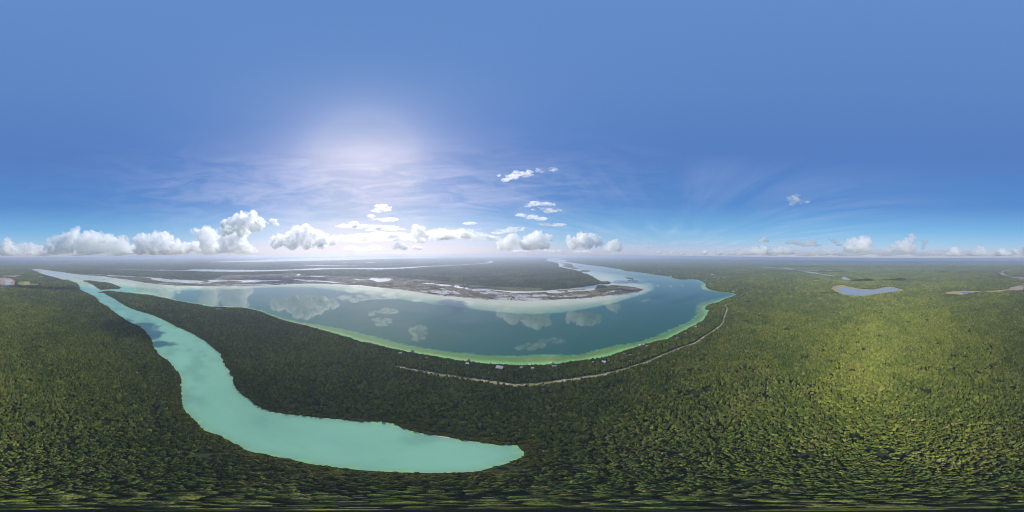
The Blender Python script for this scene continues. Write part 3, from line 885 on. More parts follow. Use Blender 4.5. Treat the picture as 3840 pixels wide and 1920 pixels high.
M_WALL = simple_mat('render_wall', (0.62, 0.58, 0.52), 0.9, 0.1, 0.12, 1.5)
M_GLASS = simple_mat('window_glass', (0.03, 0.04, 0.05), 0.15, 0.5, 0.1, 1.0)
M_DOOR = simple_mat('timber_door', (0.16, 0.09, 0.05), 0.7, 0.2, 0.2, 3.0)
M_WOOD = simple_mat('weathered_timber', (0.24, 0.19, 0.14), 0.9, 0.1, 0.25, 2.0)
M_THATCH = simple_mat('thatch', (0.38, 0.24, 0.13), 0.95, 0.05, 0.25, 1.5)
M_BLUE = simple_mat('blue_sheet', (0.03, 0.14, 0.30), 0.5, 0.4, 0.15, 1.0)
_roofm = {}


def roof_mat(c):
    if c not in _roofm:
        m, t, out = new_mat('roof_sheet')
        pos = t.new('ShaderNodeNewGeometry').outputs['Position']
        n = t.noise(pos, 0.8, 5, 0.65)
        wv = t.new('ShaderNodeTexWave', inp={'Vector': t.new('ShaderNodeTexCoord').outputs['Object'], 'Scale': 2.0, 'Distortion': 0.3}).outputs[1]
        cc = t.mix(n, (*[k * 0.75 for k in c], 1), (*[min(1, k * 1.08) for k in c], 1))
        cc = t.mix(t.math('MULTIPLY', wv, 0.12), cc, (0.1, 0.08, 0.07, 1))
        pbr(t, out, cc, 0.7, 0.25)
        _roofm[c] = m
    return _roofm[c]


def roof_mesh(bm, wd, dp, h, kind):
    x, y, e = wd / 2 + 0.5, dp / 2 + 0.5, 0.18
    rise = dp * (0.28 if kind != 'shed' else 0.16)
    if kind == 'flat':
        box(bm, (0, 0, h + 0.15), (wd + 0.4, dp + 0.4, 0.3))
        for sy in (-1, 1):
            box(bm, (0, sy * (dp / 2 + 0.05), h + 0.5), (wd + 0.36, 0.2, 0.4))
        return
    if kind == 'shed':
        top = [(-x, -y, h + .02), (x, -y, h + .02), (x, y, h + rise), (-x, y, h + rise)]
        fs = [(0, 1, 2, 3)]
    elif kind == 'gable':
        top = [(-x, -y, h + .02), (x, -y, h + .02), (x, 0, h + rise), (-x, 0, h + rise), (x, y, h + .02), (-x, y, h + .02)]
        fs = [(0, 1, 2, 3), (3, 2, 4, 5)]
    else:
        k = x * 0.45
        top = [(-x, -y, h + .02), (x, -y, h + .02), (x, y, h + .02), (-x, y, h + .02), (-k, 0, h + rise * 1.2), (k, 0, h + rise * 1.2)]
        fs = [(0, 1, 5, 4), (1, 2, 5), (2, 3, 4, 5), (3, 0, 4)]
    a = [bm.verts.new(p) for p in top]
    for f in fs:
        bm.faces.new([a[i] for i in f])
    r = bmesh.ops.solidify(bm, geom=bm.faces[:], thickness=e)
    bmesh.ops.recalc_face_normals(bm, faces=bm.faces[:])


def make_house(px, py, wd, dp, h, kind, rc, label, group, rz=None, wing=False, name='house'):
    x, y = gnd(px, py)
    if rz is None:
        rz = math.atan2(-x, y) + RNG.uniform(-0.3, 0.3)
    o = empty(name, (x, y, 0.05), rz)
    tag(o, label, 'house', group)

    def wall(bm):
        box(bm, (0, 0, h / 2), (wd - 0.3, dp - 0.3, h))
        rise = dp * (0.28 if kind != 'shed' else 0.16)
        if kind == 'gable':
            for s in (-1, 1):
                a = [bm.verts.new(p) for p in ((s * (wd / 2 - .16), -dp / 2 + .2, h), (s * (wd / 2 - .16), dp / 2 - .2, h), (s * (wd / 2 - .16), 0, h + rise * 0.9))]
                bm.faces.new(a)
        if kind == 'shed':
            box(bm, (0, dp / 2 - 0.3, h + rise * 0.4), (wd - 0.4, 0.25, rise * 0.8))
        if wing:
            box(bm, (wd * 0.3, -dp * 0.75, h * 0.42), (wd * 0.36, dp * 0.7, h * 0.84))
    part('wall', wall, M_WALL, o)

    def rf(bm):
        roof_mesh(bm, wd, dp, h, kind)
    part('roof', rf, roof_mat(rc), o)
    if wing:
        r2 = part('wing_roof', lambda bm: roof_mesh(bm, dp * 0.7, wd * 0.36, h * 0.84, 'gable'), roof_mat(rc), o)
        r2.location = (wd * 0.3, -dp * 0.75, 0.01)
        r2.rotation_euler = (0, 0, math.pi / 2)
    part('door', lambda bm: box(bm, (wd * 0.05, -dp / 2 + 0.13, 1.05), (1.0, 0.12, 2.1)), M_DOOR, o)
    for sx in (-0.3, 0.3):
        part('window', lambda bm: box(bm, (wd * sx, -dp / 2 + 0.13, 1.7), (1.3, 0.1, 1.1)), M_GLASS, o)
    part('window', lambda bm: box(bm, (0, dp / 2 - 0.13, 1.7), (1.4, 0.1, 1.1)), M_GLASS, o)
    return o


for (x, y, wd, dp, h, kind, rc, lab) in HOUSE_SPOTS:
    if y > 1150 and wd < 14:
        wd, dp = wd * 0.8, dp * 0.8
    rc = tuple(k * 0.88 for k in rc)
    make_house(x, y, wd, dp, h, kind, rc, lab, 'houses along the lake shore' if True else '', wing='wing' in lab)
VC = [(0.70, 0.68, 0.64), (0.52, 0.44, 0.34), (0.60, 0.50, 0.44), (0.46, 0.44, 0.42), (0.40, 0.30, 0.22)]
ORD = ['leftmost', 'second', 'third', 'fourth', 'fifth', 'sixth', 'seventh', 'eighth', 'ninth', 'tenth']
VNM = ['white', 'tan', 'pinkish', 'grey', 'brown']
_vx = {j: sorted(VIL[k][0] for k in range(len(VIL)) if k % 5 == j) for j in range(5)}
for k, (x, y) in enumerate(VIL):
    j = k % 5
    i = _vx[j].index(x)
    lab = f'{ORD[i]} of the small {VNM[j]} roofed village houses' + (', counting from the left' if i else ' beyond the lake')
    make_house(x, y, RNG.uniform(14, 26), RNG.uniform(9, 14), RNG.uniform(3.5, 6), 'gable' if k % 3 else 'hip', VC[j],
               lab, 'village houses', RNG.uniform(0, 3.1), name='village_house')


def make_pier(px, py, roof_m, label, kind, L=14):
    x, y = gnd(px, py)
    rz = math.atan2(-x, y)
    o = empty('pier_shelter', (x, y, 0.5), rz)
    tag(o, label, 'pier', 'roofed piers on the lake')
    part('deck', lambda bm: (box(bm, (0, 0, 0.7), (6, 6, 0.25)), box(bm, (0, -L / 2 - 2.5, 0.7), (1.6, L, 0.2))), M_WOOD, o)
    for sx in (-1, 1):
        for sy in (-1, 1):
            part('post', lambda bm: box(bm, (sx * 2.6, sy * 2.6, 1.7), (0.25, 0.25, 4.2)), M_WOOD, o)

    def rf(bm):
        if kind == 'cone':
            bmesh.ops.create_cone(bm, cap_ends=True, segments=12, radius1=4.3, radius2=0.2, depth=2.6, matrix=Matrix.Translation((0, 0, 5.0)))
        else:
            roof_mesh(bm, 7, 6, 3.7, 'gable')
    part('roof', rf, roof_m, o)
    return o


make_pier(1547, 1319.5, M_BLUE, 'blue roofed hut on a pier over the lime green shallows at the left', 'gable')
make_pier(1755.7, 1352, M_THATCH, 'orange thatched pier shelter at the middle of the near shore', 'cone', 8)
make_pier(2069, 1363.5, simple_mat('pale_thatch', (0.46, 0.36, 0.22), 0.95, 0.05, 0.2, 1.0), 'tan thatched pier shelter above the long greyish tan roof', 'cone', 8)
make_pier(2402, 1295.5, simple_mat('grey_thatch', (0.42, 0.36, 0.28), 0.95, 0.05, 0.2, 1.0), 'greyish thatched pier shelter where the shore turns up to the right', 'cone', 8)

# utility poles on the lake side of the track
POLES = [(1678, 1404), (1758.7, 1418), (1846, 1428), (1940.4, 1440), (2036, 1433), (2119, 1424), (2202, 1410), (2281, 1397), (2348, 1379), (2467, 1335), (2520, 1315)]
M_POLE = simple_mat('pole_concrete', (0.42, 0.41, 0.40), 0.9, 0.1, 0.15, 2.0)
proto = None
ordn = ['leftmost', 'second', 'third', 'fourth', 'fifth', 'sixth', 'seventh', 'eighth', 'ninth', 'tenth', 'rightmost']
for k, (x, y) in enumerate(POLES):
    gx, gy = gnd(x, y - 1.5)
    if proto is None:
        o = proto = empty('utility_pole', (0, 0, 0))

        def shaft(bm):
            bmesh.ops.create_cone(bm, cap_ends=True, segments=8, radius1=0.22, radius2=0.13, depth=10, matrix=Matrix.Translation((0, 0, 5)))
        part('shaft', shaft, M_POLE, o)
        arm = part('crossarm', lambda bm: box(bm, (0, 0, 9.3), (2.2, 0.14, 0.16)), M_WOOD, o)
        for s in (-0.95, 0.0, 0.95):
            part('insulator', lambda bm: bmesh.ops.create_cone(bm, cap_ends=True, segments=6, radius1=0.09, radius2=0.06, depth=0.3,
                                                               matrix=Matrix.Translation((s, 0, 9.53 if s else 10.15))), M_POLE, arm)
    else:
        o = proto.copy()
        COL.objects.link(o)
        for ch in proto.children:
            c = ch.copy()
            COL.objects.link(c)
            c.parent = o
            for g in ch.children:
                d = g.copy()
                COL.objects.link(d)
                d.parent = c
    o.location = (gx, gy, 0)
    i = int(np.argmin(((ROAD - np.array([gx, gy])) ** 2).sum(1)))
    d = ROAD[min(i + 1, len(ROAD) - 1)] - ROAD[max(i - 1, 0)]
    o.rotation_euler = (0, 0, math.atan2(d[1], d[0]) + math.pi / 2)
    where = f'{ordn[k]} of the row counted from the left' if 0 < k < 10 else f'{ordn[k]} of the row'
    tag(o, f'thin grey utility pole beside the sandy track, {where}', 'pole', 'utility poles along the track')

# ------------------------------------------------------------------ forest
def crown_material(name, instanced):
    m, t, out = new_mat(name)
    if instanced:
        tint = t.new('ShaderNodeAttribute', attribute_type='INSTANCER', attribute_name='tint').outputs['Color']
    else:
        tint = t.new('ShaderNodeObjectInfo').outputs['Color']
    obj = t.new('ShaderNodeTexCoord').outputs['Object']
    n = t.noise(obj, 5.0, 3, 0.7)
    c = t.mix(n, t.mix(1.0, tint, (0.62, 0.66, 0.6, 1), 'MULTIPLY'), t.mix(1.0, tint, (1.5, 1.42, 1.25, 1), 'MULTIPLY'))
    d = t.new('ShaderNodeBsdfDiffuse', inp={0: c, 1: 1.0})
    tr = t.new('ShaderNodeBsdfTranslucent', inp={0: t.mix(1.0, c, (1.1, 1.25, 0.5, 1), 'MULTIPLY')})
    mx = t.new('ShaderNodeMixShader', inp={0: 0.18, 1: d.outputs[0], 2: tr.outputs[0]})
    t.t.links.new(mx.outputs[0], out.inputs[0])
    return m


M_CROWN = crown_material('canopy_leaves', True)
M_CROWN1 = crown_material('leaves', False)
M_BARK = simple_mat('bark', (0.12, 0.10, 0.08), 0.95, 0.05, 0.3, 3.0)


def ico(sub):
    bm = bmesh.new()
    bmesh.ops.create_icosphere(bm, subdivisions=sub, radius=1.0)
    v = np.array([q.co[:] for q in bm.verts])
    f = [[q.index for q in p.verts] for p in bm.faces]
    bm.free()
    return v, f


ICO1, ICO2, ICO3 = ico(1), ico(2), ico(3)


def crown_leaves(seed, n=230):
    """unit crown of leaf sprays"""
    rg = np.random.default_rng(seed)
    V, F = [], []
    cl = []
    for k in range(11):
        a = k * 2.399 + rg.uniform(-.4, .4)
        q = (k + .4) / 11
        cl.append((0.33 * math.sqrt(q) * math.cos(a), 0.33 * math.sqrt(q) * math.sin(a), 0.70 * math.sqrt(1 - q * 0.85) + rg.uniform(-.05, .05), rg.uniform(.13, .22)))
    for k in range(n):
        cx, cy_, cz, cr = cl[k % 11]
        d = rg.normal(size=3)
        d /= np.linalg.norm(d)
        d[2] = abs(d[2]) * 0.9 if rg.random() < .8 else d[2]
        p = np.array([cx, cy_, cz]) + d * cr * rg.uniform(.75, 1.1)
        nrm = d * 0.6 + rg.normal(size=3) * 0.5 + np.array([0, 0, .5])
        nrm /= np.linalg.norm(nrm)
        u_ = np.cross(nrm, rg.normal(size=3))
        u_ /= np.linalg.norm(u_)
        w_ = np.cross(nrm, u_)
        s = rg.uniform(.035, .075)
        b = sum(map(len, V))
        V.append(np.array([p - u_ * s * 1.3, p - w_ * s * .8 + nrm * .01, p + u_ * s * 1.3, p + w_ * s * .8 + nrm * .012]))
        F.append([b, b + 1, b + 2, b + 3])
    for cx, cy_, cz, cr in cl:
        v = ICO1[0] * cr * 0.8 + np.array([cx, cy_, cz])
        b = sum(map(len, V))
        F += [[i + b for i in f] for f in ICO1[1]]
        V.append(v)
    return np.concatenate(V), F


def raw_mesh(name, V, F, mat):
    me = bpy.data.meshes.new(name)
    me.from_pydata([tuple(q) for q in V.tolist()], [], F)
    me.materials.append(mat)
    me.update()
    return me


def protos(cname, meshes):
    c = bpy.data.collections.new(cname)
    for i, me in enumerate(meshes):
        o = bpy.data.objects.new('crown_shape', me)
        c.objects.link(o)
    return c


def crown_cluster(seed):
    """a patch of canopy: four or five neighbouring small crowns of uneven height"""
    rg = np.random.default_rng(seed)
    V, F, nv = [], [], 0
    m = int(rg.integers(4, 6))
    for k in range(m):
        a = k * 6.283 / m + rg.uniform(-.4, .4)
        v, f = crown_leaves(seed * 10 + k, 72)
        sc = rg.uniform(.46, .68)
        hh = rg.uniform(.52, 1.12)
        v = v * np.array([sc, sc, hh]) + np.array([.27 * math.cos(a), .27 * math.sin(a), 0])
        F += [[i + nv for i in g] for g in f]
        V.append(v)
        nv += len(v)
    return np.concatenate(V), F


CROWNS = protos('crowns', [raw_mesh('crown_sprays', *crown_cluster(q), M_CROWN) for q in range(20, 28)])


def scatter_group(coll):
    g = bpy.data.node_groups.new('scatter', 'GeometryNodeTree')
    g.interface.new_socket('Geometry', in_out='INPUT', socket_type='NodeSocketGeometry')
    g.interface.new_socket('Geometry', in_out='OUTPUT', socket_type='NodeSocketGeometry')
    n = g.nodes
    gi, go = n.new('NodeGroupInput'), n.new('NodeGroupOutput')
    inst = n.new('GeometryNodeInstanceOnPoints')
    ci = n.new('GeometryNodeCollectionInfo')
    ci.inputs['Collection'].default_value = coll
    ci.inputs['Separate Children'].default_value = True
    ci.inputs['Reset Children'].default_value = True
    inst.inputs['Pick Instance'].default_value = True

    def att(name, ty):
        a = n.new('GeometryNodeInputNamedAttribute')
        a.data_type = ty
        a.inputs['Name'].default_value = name
        return [s for s in a.outputs if s.enabled and s.name == 'Attribute'][0]
    L = g.links.new
    L(gi.outputs[0], inst.inputs['Points'])
    L(ci.outputs[0], inst.inputs['Instance'])
    L(att('pick', 'INT'), inst.inputs['Instance Index'])
    L(att('scl', 'FLOAT_VECTOR'), inst.inputs['Scale'])
    cx = n.new('ShaderNodeCombineXYZ')
    L(att('rot', 'FLOAT'), cx.inputs[2])
    L(cx.outputs[0], inst.inputs['Rotation'])
    L(inst.outputs[0], go.inputs[0])
    return g


def scatter(name, P, z, scl, tint, coll, npick):
    me = bpy.data.meshes.new(name)
    n = len(P)
    me.vertices.add(n)
    co = np.concatenate([P, np.full((n, 1), z) if np.isscalar(z) else z[:, None]], 1)
    me.vertices.foreach_set('co', co.astype(np.float32).ravel())
    a = me.attributes.new('scl', 'FLOAT_VECTOR', 'POINT')
    a.data.foreach_set('vector', scl.astype(np.float32).ravel())
    a = me.attributes.new('rot', 'FLOAT', 'POINT')
    a.data.foreach_set('value', RNG.uniform(0, 6.283, n).astype(np.float32))
    a = me.attributes.new('pick', 'INT', 'POINT')
    a.data.foreach_set('value', RNG.integers(0, npick, n).astype(np.int32))
    a = me.attributes.new('tint', 'FLOAT_COLOR', 'POINT')
    a.data.foreach_set('color', np.concatenate([tint, np.ones((n, 1))], 1).astype(np.float32).ravel())
    o = bpy.data.objects.new(name, me)
    COL.objects.link(o)
    o['kind'] = 'stuff'
    md = o.modifiers.new('scatter', 'NODES')
    md.node_group = scatter_group(coll)
    return o


def leaf_tint(P, rg):
    n = len(P)
    base = np.array([0.046, 0.068, 0.017])
    yel = np.array([0.096, 0.112, 0.022])
    gry = np.array([0.085, 0.092, 0.040])
    drk = np.array([0.026, 0.046, 0.016])
    f1 = fbm(P[:, 0] / 220, P[:, 1] / 220, 31)
    f2 = fbm(P[:, 0] / 45, P[:, 1] / 45, 47)
    y = sstep(0.42, 0.75, 0.5 * f1 + 0.3 * f2 + 0.32 * rg.random(n))
    g = sstep(0.60, 0.80, 0.45 * f2 + 0.2 * (1 - f1) + 0.42 * rg.random(n))
    k = sstep(0.45, 0.9, rg.random(n)) * 0.6
    c = base[None] * (1 - k[:, None]) + drk[None] * k[:, None]
    c = c * (1 - y[:, None]) + yel[None] * y[:, None]
    c = c * (1 - g[:, None] * .8) + gry[None] * g[:, None] * .8
    return c * np.array([1.04, 1.0, 0.92]) * 2.25 * rg.uniform(.6, 1.45, (n, 1)) * rg.uniform(.93, 1.07, (n, 3))


def build_forest():
    P, S = polar_points(3.7, 0.0064, 2.0, 9500, 0.45)
    keep = np.ones(len(P), bool)
    for pl in FOREST_GAPS:
        keep &= ~inside(pl, P)
    rr = np.hypot(P[:, 0], P[:, 1])
    fi = np.where(keep & (rr > 900))[0]
    bad = np.zeros(len(fi), bool)
    for pl in FOREST_GAPS[2:]:
        for ax, ay in ((.55, 0), (-.55, 0), (0, .55), (0, -.55)):
            bad |= inside(pl, P[fi] + np.stack([S[fi] * ax, S[fi] * ay], 1))
    keep[fi[bad]] = False
    keep |= inside(ISLAND, P)
    gap = fbm(P[:, 0] / 26, P[:, 1] / 26, 63)
    keep &= ~((gap < 0.30) & (RNG.random(len(P)) < 0.75))
    P, S = P[keep], S[keep]
    r = np.hypot(P[:, 0], P[:, 1])
    near = r < 3500
    dr = np.full(len(P), 1e3)
    lo, hi = ROAD.min(0) - 40, ROAD.max(0) + 40
    nr = np.where(((P > lo) & (P < hi)).all(1))[0]
    dr[nr] = seg_dist(ROAD[::3], P[nr])
    keep = dr > 5.4 + 0.5 * S + RNG.uniform(-1.5, 1.5, len(P))
    for x, y, q in CLEAR:
        keep &= np.hypot(P[:, 0] - x, P[:, 1] - y) > q
    P, S, r, near = P[keep], S[keep], r[keep], near[keep]
    dsh = np.full(len(P), 1e3)
    ii = np.where(near)[0]
    dsh[ii] = np.minimum(seg_dist(LAKE, P[ii], True), seg_dist(ISLAND, P[ii], True))
    rg = RNG
    n = len(P)
    low = sstep(2, 26, dsh)
    hgt = (7.2 + 5.5 * fbm(P[:, 0] / 60, P[:, 1] / 60, 5) + rg.normal(0, 1.7, n)) * np.where(rg.random(n) < 0.06, 1.35, 1.0) * (0.42 + 0.58 * low) + 0.0005 * r
    hgt = hgt * np.where(r > 1200, rg.uniform(.55, 1.4, n), 1.0) * (1 - 0.62 * sstep(2800, 6500, r))
    hgt = np.clip(hgt, 2.0, 40)
    wid = S * 1.14 * rg.uniform(.62, 1.55, n)
    big = rg.random(n) < 0.05
    wid = np.where(big, wid * 1.35, wid)
    wid = np.where(dsh < S * .5, wid * .75, wid)
    tint = leaf_tint(P, rg)
    fr = (1 - sstep(4, 30, dsh + rg.normal(0, 4, n)))[:, None] * 0.85
    tint = tint * (1 - fr) + np.array([0.125, 0.125, 0.02])[None] * fr * rg.uniform(.6, 1.25, (n, 1))
    scl = np.stack([wid, wid * rg.uniform(.85, 1.15, n), hgt], 1)
    order = np.argsort(r)
    one, rest = order[:300], order[300:]
    nearr = rest[r[rest] < 330]
    farr = rest[r[rest] >= 330]
    scatter('forest_trees', P[nearr], 0.0, scl[nearr], tint[nearr], CROWNS, 8)
    scatter('distant_forest', P[farr], 0.0, scl[farr], tint[farr], CROWNS, 8)
    # the 300 that show largest, straight below the camera: trees of their own
    kinds = []
    for s in range(40, 46):
        V, F = crown_leaves(s, 420)
        kinds.append(raw_mesh('crown', V, F, M_CROWN1))
    bm = bmesh.new()
    bmesh.ops.create_cone(bm, cap_ends=True, segments=7, radius1=0.035, radius2=0.014, depth=0.62, matrix=Matrix.Translation((0, 0, 0.31)))
    for k in range(4):
        a = k * 1.57 + .4
        d = Vector((math.cos(a) * .5, math.sin(a) * .5, .8)).normalized()
        bmesh.ops.create_cone(bm, cap_ends=True, segments=5, radius1=0.014, radius2=0.005, depth=0.32,
                              matrix=Matrix.Translation(Vector((0, 0, .42)) + d * .15) @ d.to_track_quat('Z', 'Y').to_matrix().to_4x4())
    tm = bpy.data.meshes.new('trunk')
    bm.to_mesh(tm)
    bm.free()
    tm.materials.append(M_BARK)
    lum = tint[one].sum(1)
    rmed = np.median(r[one])
    SECT = ['at the bottom left corner', 'below the far left forest', 'below the forest left of the channel', 'below the left bend of the lagoon',
            'below the left part of the lagoon', 'below the middle of the lagoon', 'below the right half of the lagoon', 'left of below the lagoon tip',
            'right below the lagoon tip', 'under the middle of the track', 'under the right part of the track', 'under the pointed lake end',
            'left of below the bright forest patch', 'below the bright forest patch', 'below the dry pond', 'at the bottom right corner']
    q1, q2 = np.quantile(lum, [.33, .75])
    for j, i in enumerate(one):
        o = empty('forest_tree', (float(P[i, 0]), float(P[i, 1]), 0.0), float(rg.uniform(0, 6.28)))
        o.scale = [float(k) for k in scl[i]]
        t = bpy.data.objects.new('trunk', tm)
        COL.objects.link(t)
        t.parent = o
        c = bpy.data.objects.new('crown', kinds[j % 6])
        COL.objects.link(c)
        c.parent = o
        c.color = (*[float(k) for k in tint[i]], 1)
        px = 1920 + math.degrees(math.atan2(P[i, 0], P[i, 1])) / 0.09375
        sec = SECT[min(15, int(px / 240))]
        row = 'in the very lowest row' if r[i] < rmed else 'just above the lowest row'
        hue = 'dark green' if lum[j] < q1 else ('mid green' if lum[j] < q2 else 'pale yellowish')
        tag(o, f'{hue} forest tree {row}, {sec}', 'tree', 'forest trees straight below the camera')
    print('trees', n)


build_forest()


def build_shrubs():
    P, S = polar_points(6, 0.0055, 700, 4200, 0.5)
    k = inside(MARSH, P)
    for o in [o for o in COL.objects if o.name.split('.')[0] in ('islet',)]:
        poly = np.array([[q.co.x, q.co.y] for q in o.data.vertices])
        c = poly.mean(0)
        k |= (np.hypot(*(P - c).T) < np.hypot(*(poly - c).T).mean() * 0.8)
    dens = fbm(P[:, 0] / 70, P[:, 1] / 70, 77)
    k &= RNG.random(len(P)) < sstep(0.45, 0.75, dens) * 0.5 + 0.02
    wet = np.zeros(len(P), bool)
    for cc, pts in POOLS:
        wet |= inside(G(Z(*cc, pts)), P)
    k &= ~wet | (RNG.random(len(P)) < 0.04)
    P, S = P[k], S[k]
    n = len(P)
    wd = S * RNG.uniform(.6, 1.3, n)
    scl = np.stack([wd, wd, RNG.uniform(1.5, 4.5, n)], 1)
    tint = np.array([0.040, 0.046, 0.022])[None] * RNG.uniform(.6, 1.6, (n, 1))
    scatter('marsh_shrubs', P, 0.8, scl, tint, CROWNS, 8)


build_shrubs()

# ------------------------------------------------------------------ clouds: puffy bodies of droplets floating above the haze
CLOUD_FLOOR = H + 32.0


def cloud_mat(density, s, wisp=False, aniso=0.45):
    """droplet volume whose density is torn by turbulence of the size of the puffs (s metres)"""
    m = bpy.data.materials.new('cloud_droplets')
    m.use_nodes = True
    t = NT(m.node_tree)
    m.node_tree.nodes.clear()
    out = t.new('ShaderNodeOutputMaterial')
    p = t.new('ShaderNodeTexCoord').outputs['Object']
    if wisp:
        p = t.vmath('MULTIPLY', p, (0.55, 0.55, 1.0))
    n = t.noise(p, (0.8 if wisp else 3.2) / s, 6, 0.68, 0.9 if wisp else 0.6)
    d = t.new('ShaderNodeMapRange', inp={0: n, 1: 0.46 if wisp else 0.42, 2: 0.68 if wisp else 0.60, 3: 0.0 if wisp else 0.02, 4: 2.2 if wisp else 1.5}).outputs[0]
    v = t.new('ShaderNodeVolumeScatter', inp={'Color': (0.998, 0.998, 0.998, 1), 'Density': t.math('MULTIPLY', d, density), 'Anisotropy': aniso})
    t.t.links.new(v.outputs[0], out.inputs['Volume'])
    return m


def make_cloud(label, crop, blobs, d, tau=14.0, wisp=False, group='cumulus clouds low over the horizon', seed=0, tall=1.0):
    rg = np.random.default_rng(1000 + seed)
    ox, oy, f = crop
    V, F, nv = [], [], 0
    ctr, rad = [], []
    for b in blobs:
        bx, by, rx = b[:3]
        ry = b[3] if len(b) > 3 else rx
        D = bearing(ox + bx / f, oy + by / f)
        hd = math.hypot(D.x, D.y)
        dd = d * (1 + rg.uniform(-0.015, 0.015))
        k = 2 * math.pi / 3840 / f * dd
        c = np.array([D.x / hd * dd, D.y / hd * dd, H + D.z / hd * dd])
        ctr.append(c)
        rad.append((rx * k * 1.2, ry * k * 1.2))
    base = max(CLOUD_FLOOR, min(c[2] - 0.75 * r[1] for c, r in zip(ctr, rad)))
    for c, (rx, ry) in zip(ctr, rad):
        lst = [(c, rx * .86, ry * .86)]
        for k in range(20 if not wisp else 16):
            q = rg.normal(size=3)
            q /= np.linalg.norm(q)
            if q[2] < -0.25:
                q[2] *= -1
            s = rg.uniform(.26, .46)
            p = c + q * np.array([rx, rx, ry]) * rg.uniform(.68, .88)
            lst.append((p, rx * s, ry * s))
            for j in range(3):
                q2 = rg.normal(size=3)
                q2 /= np.linalg.norm(q2)
                s2 = s * rg.uniform(.35, .55)
                lst.append((p + q2 * np.array([rx, rx, ry]) * s * .85, rx * s2, ry * s2))
        for p, a, bb in lst:
            v = ICO2[0] * np.array([a, a, bb]) + p
            V.append(v)
            F += [[i + nv for i in g] for g in ICO2[1]]
            nv += len(v)
    V = np.concatenate(V)
    org = np.array([V[:, 0].mean(), V[:, 1].mean(), base])
    ext = (V.max(0) - V.min(0)).max()
    me = bpy.data.meshes.new('cloud_raw')
    me.from_pydata([tuple(q) for q in (V - org).tolist()], [], F)
    me.update()
    o = bpy.data.objects.new('cloud', me)
    COL.objects.link(o)
    rm = o.modifiers.new('r', 'REMESH')
    rm.mode = 'VOXEL'
    rmean = float(np.mean([min(r) for r in rad]))
    rm.voxel_size = max(ext / 210, rmean / 11)
    dg = bpy.context.evaluated_depsgraph_get()
    me2 = bpy.data.meshes.new_from_object(o.evaluated_get(dg))
    me2.name = 'cloud'
    o.modifiers.clear()
    o.data = me2
    bpy.data.meshes.remove(me)
    n = len(me2.vertices)
    P = np.empty(n * 3, np.float32)
    me2.vertices.foreach_get('co', P)
    P = P.reshape(-1, 3).astype(float)
    N = np.empty(n * 3, np.float32)
    me2.vertices.foreach_get('normal', N)
    N = N.reshape(-1, 3)
    s = rmean
    disp = (vnoise3(P / (s * .55), seed) - .5) * s * .40 + (vnoise3(P / (s * .26) + 7, seed) - .5) * s * .36 + (vnoise3(P / (s * .13) + 3, seed) - .5) * s * .26
    P2 = P + N * disp[:, None]
    fl = 0.06 * s * (vnoise3(P / (s * .5) + 11, seed) - .5)
    P2[:, 2] = np.where(P2[:, 2] < fl, fl + (P2[:, 2] - fl) * 0.12, P2[:, 2])
    P2[:, 2] = np.maximum(P2[:, 2], H + 8 - org[2])
    me2.vertices.foreach_set('co', P2.astype(np.float32).ravel())
    me2.materials.clear()
    size = float(np.median([min(r) for r in rad])) * 2
    me2.materials.append(cloud_mat(tau * (0.8 if wisp else 0.38) / size, size, wisp))
    me2.update()
    o.location = org.tolist()
    tag(o, label, 'cloud', group)
    return o


